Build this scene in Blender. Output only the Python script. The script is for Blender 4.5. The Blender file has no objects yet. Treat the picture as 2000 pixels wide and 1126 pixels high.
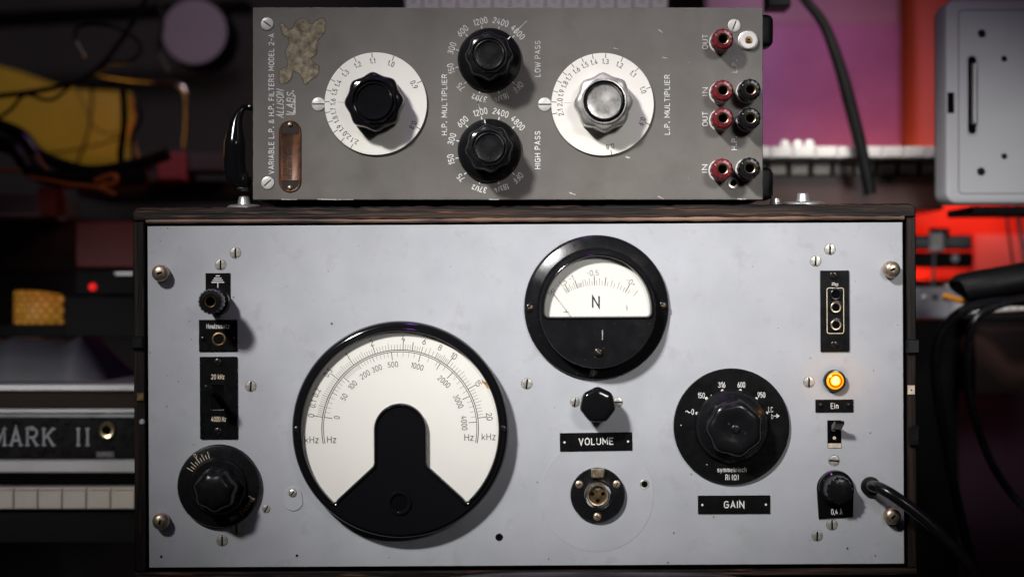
import bpy, math, random
from mathutils import Vector, Matrix
from mathutils.geometry import tessellate_polygon
R = math.radians
random.seed(7)
S = 0.00033            # metres per photo pixel on the front-panel plane
D = 3333.0             # camera distance in those pixels
CX, CY = 1000.0, 563.0
scene = bpy.context.scene
C = scene.collection

# ------------------------------------------------------------------ camera, world, lamps, exposure
cam_d = bpy.data.cameras.new('camera'); cam = bpy.data.objects.new('camera', cam_d); C.objects.link(cam)
cam.location = (0, -D*S, 0); cam.rotation_euler = (R(90), 0, 0)
cam_d.sensor_width = 36; cam_d.lens = 36*D/2000.0
cam_d.clip_start = 0.02; cam_d.clip_end = 60
cam_d.dof.use_dof = True; cam_d.dof.focus_distance = D*S-0.006; cam_d.dof.aperture_fstop = 3.0
cam_d.dof.aperture_blades = 9
scene.camera = cam

w = bpy.data.worlds.new('World'); scene.world = w; w.use_nodes = True
w.node_tree.nodes['Background'].inputs[0].default_value = (0.75, 0.72, 0.85, 1)
w.node_tree.nodes['Background'].inputs[1].default_value = 0.005

def lamp(name, kind, loc, target, energy, col, size=0.1, **k):
    l = bpy.data.lights.new(name, kind); o = bpy.data.objects.new(name, l); C.objects.link(o)
    o.location = loc; d = Vector(target)-Vector(loc)
    o.rotation_euler = d.to_track_quat('-Z', 'Y').to_euler()
    l.energy = energy; l.color = col
    if kind == 'AREA':
        l.size = size
        l.shape = 'DISK'
        if 'spread' in k: l.spread = R(k['spread'])
    else: l.shadow_soft_size = size
    if kind == 'SPOT':
        l.spot_size = R(k.get('cone', 60)); l.spot_blend = k.get('blend', 1)
        if 'oval' in k:                                # beam squeezed to an oval to imitate vignette darkening in the corners
            f = d.normalized(); x = f.cross(Vector((0, 0, 1))).normalized(); y = x.cross(f); c, n = math.cos(k['roll']), math.sin(k['roll'])
            X = x*c+y*n; Y = -x*n+y*c; o.rotation_euler = Matrix((X, Y, -f)).transposed().to_euler(); o.scale = (1, k['oval'], 1)
    return o
KEY = lamp('key_lamp', 'SPOT', (-0.90, -1.40, 1.15), (0.045, 0, 0.0), 300, (1, 0.985, 0.965), 0.12, cone=20.6, blend=1.0, oval=0.52, roll=0.6)
lamp('second_lamp', 'SPOT', (0.48, -1.2, 0.45), (0.135, 0, 0.03), 46, (1, 0.98, 0.96), 0.16, cone=26, blend=1.0, oval=0.49, roll=0)
lamp('purple_lamp', 'AREA', (-0.02, -0.30, 0.85), (0.05, 0, -0.02), 0.14, (0.55, 0.12, 1.0), 0.10, spread=90)
lamp('purple_back_lamp', 'SPOT', (0.02, 0.10, 0.42), (0.285, 0.56, 0.19), 4.4, (1.0, 0.48, 0.80), 0.05, cone=32, blend=0.8)
lamp('red_back_lamp', 'SPOT', (0.345, 0.45, -0.02), (0.40, 0.60, 0.16), 1.9, (1.0, 0.22, 0.10), 0.04, cone=100, blend=1)
lamp('left_wall_fill', 'SPOT', (-0.12, 0.02, 0.45), (-0.36, 0.5, 0.26), 2.0, (1, 0.86, 0.92), 0.05, cone=66, blend=1)  # added unseen spot that lifts the dim wall and drum
lamp('organ_fill', 'SPOT', (0.20, 0.0, 0.42), (0.262, 0.30, 0.108), 10.5, (1, 0.95, 0.9), 0.03, cone=24, blend=0.9)  # unseen spot added to whiten the organ keys
lamp('top_keys_fill', 'SPOT', (0.02, 0.06, 0.42), (0.018, 0.225, 0.222), 0.9, (1, 0.95, 0.97), 0.03, cone=95, blend=0.6)  # added fill, brightens the key row above the filter box
lamp('case_fill', 'SPOT', (0.42, -0.55, -0.05), (0.345, 0.13, 0.062), 4.2, (0.97, 0.98, 1), 0.05, cone=23, blend=1)  # unseen fill put in to light the grey case from below
lamp('piano_fill', 'SPOT', (-0.52, -0.60, 0.12), (-0.335, 0.2, -0.115), 7.5, (1, 0.97, 0.95), 0.05, cone=26, blend=1)  # spot put in to brighten the piano, no source in view
lamp('red_box_fill', 'SPOT', (-0.10, 0.22, 0.30), (-0.30, 0.32, 0.05), 0.9, (1.0, 0.13, 0.05), 0.05, cone=50, blend=1)  # added red spot that deepens the colour of the red box

vs = scene.view_settings
vs.view_transform = 'Standard'; vs.look = 'None'; vs.exposure = 0; vs.gamma = 1; vs.use_curve_mapping = False
scene.render.engine = 'CYCLES'

# ------------------------------------------------------------------ materials
MATS = {}
def mat(name, col, rough=0.5, metal=0.0, var=0.0, vscale=60, bump=0.0, bscale=400, rvar=0.0,
        stretch=(1, 1, 1), spots=None, spotscale=900, spotlim=0.70, emit=None, estr=0, col2=None, spec=0.5, coat=0, ramp=(0.35, 0.65), dirt=None):
    if name in MATS: return MATS[name]
    m = bpy.data.materials.new(name); m.use_nodes = True; MATS[name] = m
    nt = m.node_tree; N = nt.nodes; L = nt.links; b = N['Principled BSDF']
    b.inputs['Base Color'].default_value = (*col, 1); b.inputs['Roughness'].default_value = rough
    b.inputs['Metallic'].default_value = metal; b.inputs['Specular IOR Level'].default_value = spec
    b.inputs['Coat Weight'].default_value = coat; b.inputs['Coat Roughness'].default_value = 0.08
    tc = N.new('ShaderNodeTexCoord'); mp = N.new('ShaderNodeMapping'); mp.inputs['Scale'].default_value = stretch
    L.new(tc.outputs['Object'], mp.inputs[0])
    def noise(sc, det=4, ro=0.55):
        n = N.new('ShaderNodeTexNoise'); n.inputs['Scale'].default_value = sc; n.inputs['Detail'].default_value = det
        n.inputs['Roughness'].default_value = ro; L.new(mp.outputs[0], n.inputs['Vector']); return n
    last = None
    if var or col2:
        n = noise(vscale); r = N.new('ShaderNodeValToRGB'); L.new(n.outputs[0], r.inputs[0])
        r.color_ramp.elements[0].position = ramp[0]; r.color_ramp.elements[1].position = ramp[1]
        lo = [max(0, c*(1-var)) for c in col]; hi = col2 if col2 else [c*(1+var) for c in col]
        r.color_ramp.elements[0].color = (*lo, 1); r.color_ramp.elements[1].color = (*hi, 1)
        last = r.outputs[0]
    def over(last, fac_out, colr):
        mx = N.new('ShaderNodeMix'); mx.data_type = 'RGBA'; L.new(fac_out, mx.inputs[0])
        if last: L.new(last, mx.inputs[6])
        else: mx.inputs[6].default_value = (*col, 1)
        mx.inputs[7].default_value = (*colr, 1); return mx.outputs[2]
    if dirt:
        n = noise(dirt[1], 6, 0.65); r = N.new('ShaderNodeValToRGB'); L.new(n.outputs[0], r.inputs[0])
        r.color_ramp.elements[0].position = dirt[2]; r.color_ramp.elements[1].position = dirt[3]
        last = over(last, r.outputs[0], dirt[0])
    if spots:
        n = noise(spotscale, 1); r = N.new('ShaderNodeValToRGB'); L.new(n.outputs[0], r.inputs[0])
        r.color_ramp.elements[0].position = spotlim; r.color_ramp.elements[1].position = spotlim+0.03
        last = over(last, r.outputs[0], spots)
    if last: L.new(last, b.inputs['Base Color'])
    if rvar:
        n = noise(vscale*2.3); mr = N.new('ShaderNodeMapRange'); L.new(n.outputs[0], mr.inputs[0])
        mr.inputs[1].default_value = 0.3; mr.inputs[2].default_value = 0.7
        mr.inputs[3].default_value = max(0.03, rough-rvar); mr.inputs[4].default_value = rough+rvar
        L.new(mr.outputs[0], b.inputs['Roughness'])
    if bump:
        n = noise(bscale, 3); bp = N.new('ShaderNodeBump'); bp.inputs['Strength'].default_value = bump
        bp.inputs['Distance'].default_value = 0.0006; L.new(n.outputs[0], bp.inputs['Height']); L.new(bp.outputs[0], b.inputs['Normal'])
    if emit:
        b.inputs['Emission Color'].default_value = (*emit, 1); b.inputs['Emission Strength'].default_value = estr
    return m
M_PANEL = mat('grey_panel_paint', (0.424, 0.436, 0.466), 0.42, var=0.06, vscale=26, bump=0.12, bscale=700, rvar=0.12,
              spots=(0.10, 0.085, 0.07), spotscale=210, spotlim=0.80, dirt=((0.33, 0.325, 0.325), 60, 0.56, 0.84))
M_COVER = mat('newer_grey_paint', (0.426, 0.437, 0.466), 0.44, var=0.05, vscale=30, bump=0.10, bscale=700, rvar=0.08)
M_TAUPE = mat('taupe_paint', (0.128, 0.118, 0.106), 0.46, var=0.10, vscale=22, bump=0.14, bscale=900, rvar=0.10,
              spots=(0.32, 0.30, 0.27), spotscale=330, spotlim=0.80, dirt=((0.10, 0.088, 0.078), 30, 0.5, 0.85))
M_TAUPE_SIDE = mat('taupe_side', (0.10, 0.092, 0.085), 0.5, var=0.15, vscale=40)
M_PALE_EDGE = mat('pale_metal_edge', (0.48, 0.45, 0.42), 0.35, metal=0.7, var=0.4, vscale=160)  # paler and more metallic than the panel face
M_BLACK = mat('black_bakelite', (0.007, 0.007, 0.008), 0.22, spec=0.4, rvar=0.07, vscale=40, bump=0.03, bscale=500, spots=(0.05, 0.048, 0.046), spotscale=420, spotlim=0.77)
M_BLACKGLOSS = mat('gloss_black_bakelite', (0.006, 0.006, 0.007), 0.11, rvar=0.04, vscale=30)
M_BLACKSATIN = mat('satin_black', (0.007, 0.007, 0.008), 0.27, spec=0.32, rvar=0.08, vscale=60, bump=0.04, bscale=600, spots=(0.05, 0.048, 0.045), spotscale=420, spotlim=0.77)
M_BLACKMATT = mat('matt_black', (0.004, 0.004, 0.0045), 0.55, spec=0.15, bump=0.05, bscale=900)
M_PLATE = mat('black_engraved_plate', (0.0045, 0.0045, 0.005), 0.32, rvar=0.08, vscale=90, spec=0.18)
M_HOLE = mat('hole_black', (0.002, 0.002, 0.002), 0.8, spec=0.05)
M_SHEENGREY = mat('sheen_grey_bakelite', (0.44, 0.43, 0.41), 0.30, metal=0.5, var=0.35, vscale=90, rvar=0.1, bump=0.06, bscale=500)  # bright reflection on a black knob, put into a grey colour
M_WHITE = mat('ivory_dial', (0.80, 0.775, 0.72), 0.42, var=0.03, vscale=14, rvar=0.06, dirt=((0.70, 0.60, 0.45), 10, 0.60, 0.86))
M_DIAL = mat('meter_paper', (0.83, 0.805, 0.765), 0.6, var=0.025, vscale=16, dirt=((0.74, 0.69, 0.60), 12, 0.6, 0.9))
M_DIALN = mat('small_meter_paper', (0.78, 0.765, 0.735), 0.6, var=0.02, vscale=16)
M_INK = mat('black_ink', (0.02, 0.02, 0.02), 0.6)
M_INKG = mat('grey_ink', (0.17, 0.165, 0.155), 0.6)
M_LETTER = mat('white_lettering', (0.74, 0.73, 0.71), 0.5, var=0.12, vscale=500)
M_LETTERW = mat('worn_lettering', (0.55, 0.535, 0.505), 0.5, var=0.35, vscale=420)
M_CREAM = mat('cream_lettering', (0.72, 0.60, 0.44), 0.5, var=0.15, vscale=300)
M_TAN = mat('tan_lettering', (0.42, 0.31, 0.20), 0.5, var=0.4, vscale=260)
M_NICKEL = mat('worn_nickel', (0.54, 0.44, 0.32), 0.38, metal=0.85, var=0.3, vscale=220, rvar=0.12, dirt=((0.16, 0.11, 0.06), 260, 0.55, 0.75))
M_SCREW = mat('dull_screw_steel', (0.66, 0.63, 0.57), 0.36, metal=0.75, var=0.25, vscale=260, rvar=0.1, dirt=((0.25, 0.19, 0.12), 300, 0.6, 0.8))
M_ALU = mat('aluminium', (0.70, 0.70, 0.70), 0.34, metal=0.8, var=0.15, vscale=200)
M_WHITESCREW = mat('painted_white_screw', (0.62, 0.61, 0.57), 0.4, metal=0.15, var=0.12, vscale=200)
M_BRASS = mat('dark_brass', (0.30, 0.20, 0.10), 0.34, metal=0.9, var=0.5, vscale=300)
M_GOLD = mat('brass_ring', (0.72, 0.58, 0.33), 0.28, metal=0.95, var=0.2, vscale=300)
M_BLACKSCREW = mat('blackened_screw', (0.035, 0.032, 0.030), 0.24, metal=0.7, var=0.6, vscale=300)
M_RED = mat('dark_red_bakelite', (0.150, 0.010, 0.016), 0.32, var=0.25, vscale=120, rvar=0.1)
M_WHITEINS = mat('white_insulator', (0.74, 0.72, 0.68), 0.4)
M_COPPER = mat('copper_tag', (0.085, 0.030, 0.010), 0.42, metal=0.4, var=0.45, vscale=90, rvar=0.15)
M_COPPERDARK = mat('dark_tag_relief', (0.020, 0.014, 0.012), 0.45, metal=0.2)
M_GLUE = mat('dried_glue', (0.19, 0.155, 0.095), 0.75, var=0.55, vscale=190, bump=1.0, bscale=420, col2=(0.30, 0.25, 0.17))
M_STAIN = mat('amber_stain', (0.55, 0.27, 0.04), 0.6, var=0.5, vscale=300)
M_CREAMTAB = mat('cream_tab', (0.62, 0.52, 0.40), 0.5, var=0.2, vscale=300)
M_WOODH = mat('black_stained_wood', (0.008, 0.005, 0.004), 0.5, var=0.5, vscale=60, stretch=(0.16, 1, 3.6), col2=(0.055, 0.030, 0.020), bump=1.0, bscale=150, ramp=(0.45, 0.78), dirt=((0.17, 0.080, 0.050), 150, 0.56, 0.72), spec=0.25)
M_WOODV = mat('black_stained_wood_upright', (0.010, 0.007, 0.006), 0.45, var=0.5, vscale=60, stretch=(3.6, 1, 0.16), col2=(0.040, 0.024, 0.017), bump=1.0, bscale=150, ramp=(0.45, 0.78), dirt=((0.10, 0.066, 0.048), 95, 0.62, 0.82), spec=0.25)
M_BEAD = mat('worn_wood_edge', (0.075, 0.030, 0.020), 0.5, var=0.6, vscale=55, stretch=(0.25, 1, 1), col2=(0.26, 0.15, 0.10), bump=0.5, bscale=200)
M_RUBBER = mat('black_rubber', (0.006, 0.006, 0.006), 0.45, rvar=0.1, vscale=60, spec=0.2)
M_CABLE = mat('black_cable_jacket', (0.006, 0.006, 0.007), 0.24, spec=0.35, rvar=0.06, vscale=40)
M_AMBER = mat('amber_lens', (0.9, 0.35, 0.02), 0.15, emit=(1.0, 0.36, 0.01), estr=0.85)
M_AMBERHOT = mat('amber_filament', (1, 0.8, 0.3), 0.2, emit=(1.0, 0.72, 0.16), estr=1.15)
M_AMBERDARK = mat('amber_ring', (0.35, 0.04, 0.0), 0.2, emit=(0.65, 0.05, 0.0), estr=0.45)
# background
M_WALL = mat('dark_wall', (0.13, 0.12, 0.13), 0.8, var=0.2, vscale=4)
M_REDLITWALL = mat('red_lit_wall', (0.62, 0.26, 0.20), 0.7, var=0.1, vscale=5)  # orange base colour holds the red lamplight on the wall
M_PURPLELIT = mat('purple_lit_panel', (0.42, 0.22, 0.46), 0.6, var=0.25, vscale=7, col2=(0.50, 0.30, 0.50))  # purple light on a pale panel, put into its base colour
M_MAUVE = mat('mauve_paper', (0.40, 0.33, 0.40), 0.6, var=0.08, vscale=8)
M_REDLIT = mat('red_lit_sheet', (0.75, 0.030, 0.012), 0.55, var=0.2, vscale=8, col2=(0.80, 0.07, 0.015))  # red light on the backdrop is put into the base colour
M_PINKPAPER = mat('salmon_sheet', (0.75, 0.26, 0.26), 0.6, var=0.06, vscale=10)
M_KEY = mat('white_key', (0.72, 0.70, 0.67), 0.28, var=0.05, vscale=30)
M_KEYOLD = mat('aged_key', (0.58, 0.53, 0.47), 0.32, var=0.08, vscale=30)
M_DARKWOOD = mat('dark_brown_wood', (0.024, 0.009, 0.006), 0.55, spec=0.2, var=0.4, vscale=20, stretch=(0.1, 1, 1))
M_REDWOOD = mat('red_brown_wood', (0.17, 0.018, 0.012), 0.5, var=0.25, vscale=12)
M_CASEGREY = mat('grey_equipment_paint', (0.50, 0.50, 0.51), 0.48, var=0.05, vscale=9, rvar=0.06)
M_SILVER = mat('silver_rail', (0.60, 0.60, 0.60), 0.34, metal=0.55, var=0.08, vscale=20)
M_CHROME = mat('chrome', (0.70, 0.66, 0.60), 0.15, metal=1.0)
M_DRUM = mat('drum_skin', (0.30, 0.24, 0.30), 0.7, var=0.08, vscale=6)
M_YELLOW = mat('glowing_yellow_cloth', (0.22, 0.11, 0.012), 0.6, var=0.35, vscale=5, emit=(0.30, 0.17, 0.016), estr=0.24)  # lit look of a yellow cloth put in as emission, not a lamp
M_PINK = mat('pink_box_card', (0.26, 0.060, 0.068), 0.5)
M_GREYBOX = mat('grey_plastic', (0.075, 0.075, 0.08), 0.45)
M_LED = mat('red_led', (0.6, 0, 0), 0.3, emit=(1.0, 0.02, 0.02), estr=0.7)
M_COVERCLOTH = mat('grey_dust_cover', (0.075, 0.078, 0.090), 0.55, var=0.25, vscale=15, bump=0.4, bscale=30)
M_OLDGREY = mat('scuffed_grey_plastic', (0.30, 0.30, 0.32), 0.5, var=0.2, vscale=40)
M_ORANGEWIRE = mat('orange_wire_jacket', (0.75, 0.28, 0.02), 0.4)
M_LEATHER = mat('black_leather', (0.018, 0.014, 0.022), 0.40, bump=0.3, bscale=500, var=0.2, vscale=80)

def pane_mat():
    m = bpy.data.materials.new('meter_glass'); m.use_nodes = True; nt = m.node_tree; N = nt.nodes; L = nt.links
    N.remove(N['Principled BSDF']); out = N['Material Output']
    t = N.new('ShaderNodeBsdfTransparent'); g = N.new('ShaderNodeBsdfGlossy'); g.inputs['Roughness'].default_value = 0.03
    lw = N.new('ShaderNodeLayerWeight'); lw.inputs[0].default_value = 0.5; pw = N.new('ShaderNodeMath'); pw.operation = 'POWER'; pw.inputs[1].default_value = 5; L.new(lw.outputs['Facing'], pw.inputs[0]); f = N.new('ShaderNodeMath'); f.operation = 'ADD'; f.inputs[1].default_value = 0.035; L.new(pw.outputs[0], f.inputs[0]); mx = N.new('ShaderNodeMixShader')
    t.inputs[0].default_value = (0.97, 0.97, 0.96, 1)
    L.new(f.outputs[0], mx.inputs[0]); L.new(t.outputs[0], mx.inputs[1]); L.new(g.outputs[0], mx.inputs[2]); L.new(mx.outputs[0], out.inputs[0])
    return m
M_GLASS = pane_mat()
def weave_mat():
    m = bpy.data.materials.new('woven_amber'); m.use_nodes = True; nt = m.node_tree; N = nt.nodes; L = nt.links; b = N['Principled BSDF']
    tc = N.new('ShaderNodeTexCoord'); ck = N.new('ShaderNodeTexBrick'); ck.inputs['Scale'].default_value = 75
    sw = N.new('ShaderNodeMapping'); sw.inputs['Rotation'].default_value = (R(90), 0, 0)
    L.new(tc.outputs['Object'], sw.inputs[0]); L.new(sw.outputs[0], ck.inputs[0])
    ck.inputs['Color1'].default_value = (0.55, 0.26, 0.04, 1); ck.inputs['Color2'].default_value = (0.40, 0.18, 0.02, 1); ck.inputs['Mortar'].default_value = (0.10, 0.03, 0.005, 1)
    ck.inputs['Mortar Size'].default_value = 0.05; ck.inputs['Row Height'].default_value = 0.35
    L.new(ck.outputs[0], b.inputs['Base Color']); L.new(ck.outputs[0], b.inputs['Emission Color']); b.inputs['Emission Strength'].default_value = 0.45
    return m
M_WEAVE = weave_mat()

# ------------------------------------------------------------------ engraver's single-stroke lettering, cap height 1
def E(cx, cy, rx, ry, a0, a1, n=9): return [(cx+rx*math.cos(R(a0+(a1-a0)*k/n)), cy+ry*math.sin(R(a0+(a1-a0)*k/n))) for k in range(n+1)]
def stad(x0, y0, x1, y1, r): return [(x0, (y0+y1)/2)]+E(x0+r, y1-r, r, r, 180, 90, 5)+E(x1-r, y1-r, r, r, 90, 0, 5)+E(x1-r, y0+r, r, r, 0, -90, 5)+E(x0+r, y0+r, r, r, 270, 180, 5)+[(x0, (y0+y1)/2+.01)]
_S = E(.25, .745, .235, .245, 22, 262)+E(.25, .255, .25, .245, 82, -160)
FONT = {
 '0': [stad(0, 0, .5, 1, .25)], '1': [[(0, .76), (.2, 1), (.2, 0)]], '2': [E(.25, .73, .24, .26, 170, -25)+[(0, 0), (.5, 0)]],
 '3': [E(.24, .755, .23, .235, 155, -80)+[(.18, .52)], [(.2, .52)]+E(.24, .255, .255, .255, 80, -155)], '4': [[(.27, 1), (0, .26), (.52, .26)], [(.38, .55), (.38, 0)]],
 '5': [[(.45, 1), (.07, 1), (.04, .54)]+E(.24, .31, .25, .3, 125, -150)], '6': [stad(0, 0, .5, .58, .25), [(.36, 1), (.1, .55), (0, .3)]], '7': [[(0, 1), (.48, 1), (.15, 0)]],
 '8': [stad(.03, .53, .47, 1, .21), stad(0, 0, .5, .53, .24)], '9': [stad(0, .42, .5, 1, .25), [(.14, 0), (.4, .45), (.5, .7)]],
 'A': [[(0, 0), (.28, 1), (.56, 0)], [(.09, .3), (.47, .3)]], 'B': [[(0, 0), (0, 1), (.28, 1)]+E(.28, .76, .2, .24, 90, -90)+[(0, .52)], [(.28, .52)]+E(.28, .26, .25, .26, 90, -90)+[(0, 0)]],
 'C': [E(.27, .72, .27, .28, 25, 180)+E(.27, .28, .27, .28, 180, 335)], 'D': [[(0, 0), (0, 1), (.22, 1)]+E(.22, .68, .31, .32, 90, 0)+E(.22, .32, .31, .32, 0, -90)+[(0, 0)]],
 'E': [[(.45, 1), (0, 1), (0, 0), (.45, 0)], [(0, .52), (.38, .52)]], 'F': [[(.45, 1), (0, 1), (0, 0)], [(0, .5), (.38, .5)]], 'G': [E(.27, .72, .27, .28, 30, 180)+E(.27, .28, .27, .28, 180, 350)+[(.54, .48), (.3, .48)]],
 'H': [[(0, 0), (0, 1)], [(.52, 0), (.52, 1)], [(0, .52), (.52, .52)]], 'I': [[(0, 0), (0, 1)]], 'K': [[(0, 0), (0, 1)], [(.5, 1), (0, .38)], [(.17, .6), (.52, 0)]], 'L': [[(0, 1), (0, 0), (.43, 0)]],
 'M': [[(0, 0), (0, 1), (.33, .3), (.66, 1), (.66, 0)]], 'N': [[(0, 0), (0, 1), (.54, 0), (.54, 1)]], 'O': [stad(0, 0, .56, 1, .28)], 'P': [[(0, 0), (0, 1), (.27, 1)]+E(.27, .74, .23, .26, 90, -90)+[(0, .48)]],
 'R': [[(0, 0), (0, 1), (.27, 1)]+E(.27, .74, .23, .26, 90, -90)+[(0, .48)], [(.25, .48), (.52, 0)]], 'S': [_S], 'T': [[(0, 1), (.52, 1)], [(.26, 1), (.26, 0)]], 'U': [[(0, 1), (0, .27)]+E(.27, .27, .27, .27, 180, 360)+[(.54, 1)]],
 'V': [[(0, 1), (.28, 0), (.56, 1)]], 'W': [[(0, 1), (.2, 0), (.4, .8), (.6, 0), (.8, 1)]], 'X': [[(0, 0), (.52, 1)], [(0, 1), (.52, 0)]], '&': [[(.58, 0), (.12, .68)]+E(.27, .8, .17, .19, 200, -20)+[(.08, .38)]+E(.24, .23, .23, .23, 160, 300)+[(.56, .42)]],
 '.': [[(-.05, .03), (.09, .03)], [(-.05, .12), (.09, .12)]], ',': [[(.06, .1), (0, -.16)]], '-': [[(0, .45), (.32, .45)]], '/': [[(0, -.05), (.36, 1.05)]], '(': [E(.3, .5, .3, .68, 130, 230)], ')': [E(-.12, .5, .3, .68, -50, 50)], '+': [[(0, .45), (.4, .45)], [(.2, .25), (.2, .65)]],
 'Ω': [[(0, 0), (.17, 0)]+E(.3, .55, .29, .44, 240, -60, 14)+[(.43, 0), (.6, 0)]],
 'a': [[(.4, 0), (.4, .48)]+E(.2, .48, .2, .22, 0, 150), stad(0, 0, .4, .42, .19)], 'b': [[(0, 1), (0, 0)], stad(0, 0, .42, .7, .2)], 'c': [E(.2, .47, .2, .23, 25, 180)+E(.2, .23, .2, .23, 180, 335)],
 'e': [[(.02, .36), (.42, .36)]+E(.21, .46, .21, .24, 0, 180)+E(.21, .22, .21, .22, 180, 325)], 'g': [stad(0, 0, .42, .7, .2), [(.42, .7), (.42, -.05)]+E(.21, -.08, .21, .2, 0, -150)], 'h': [[(0, 0), (0, 1)], [(0, .45)]+E(.2, .48, .2, .22, 180, 0)+[(.4, 0)]],
 'i': [[(0, 0), (0, .68)], [(0, .88), (0, 1)]], 'k': [[(0, 0), (0, 1)], [(.38, .7), (0, .26)], [(.14, .42), (.4, 0)]], 'l': [[(0, 0), (0, 1)]], 'm': [[(0, 0), (0, .7)], [(0, .45)]+E(.17, .5, .17, .2, 180, 0)+[(.34, 0)], [(.34, .45)]+E(.51, .5, .17, .2, 180, 0)+[(.68, 0)]],
 'n': [[(0, 0), (0, .7)], [(0, .45)]+E(.2, .48, .2, .22, 180, 0)+[(.4, 0)]], 'r': [[(0, 0), (0, .7)], [(0, .42)]+E(.22, .45, .22, .25, 180, 75)], 's': [[(x*.8, y*.7) for x, y in _S]], 't': [[(.1, .95), (.1, .15)]+E(.25, .15, .15, .15, 180, 280), [(0, .7), (.28, .7)]],
 'u': [[(0, .7), (0, .22)]+E(.2, .22, .2, .22, 180, 360), [(.4, .7), (.4, 0)]], 'y': [[(0, .7), (.2, 0)], [(.4, .7), (.2, 0), (.1, -.28)]], 'z': [[(0, .7), (.38, .7), (0, 0), (.38, 0)]]}

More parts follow.
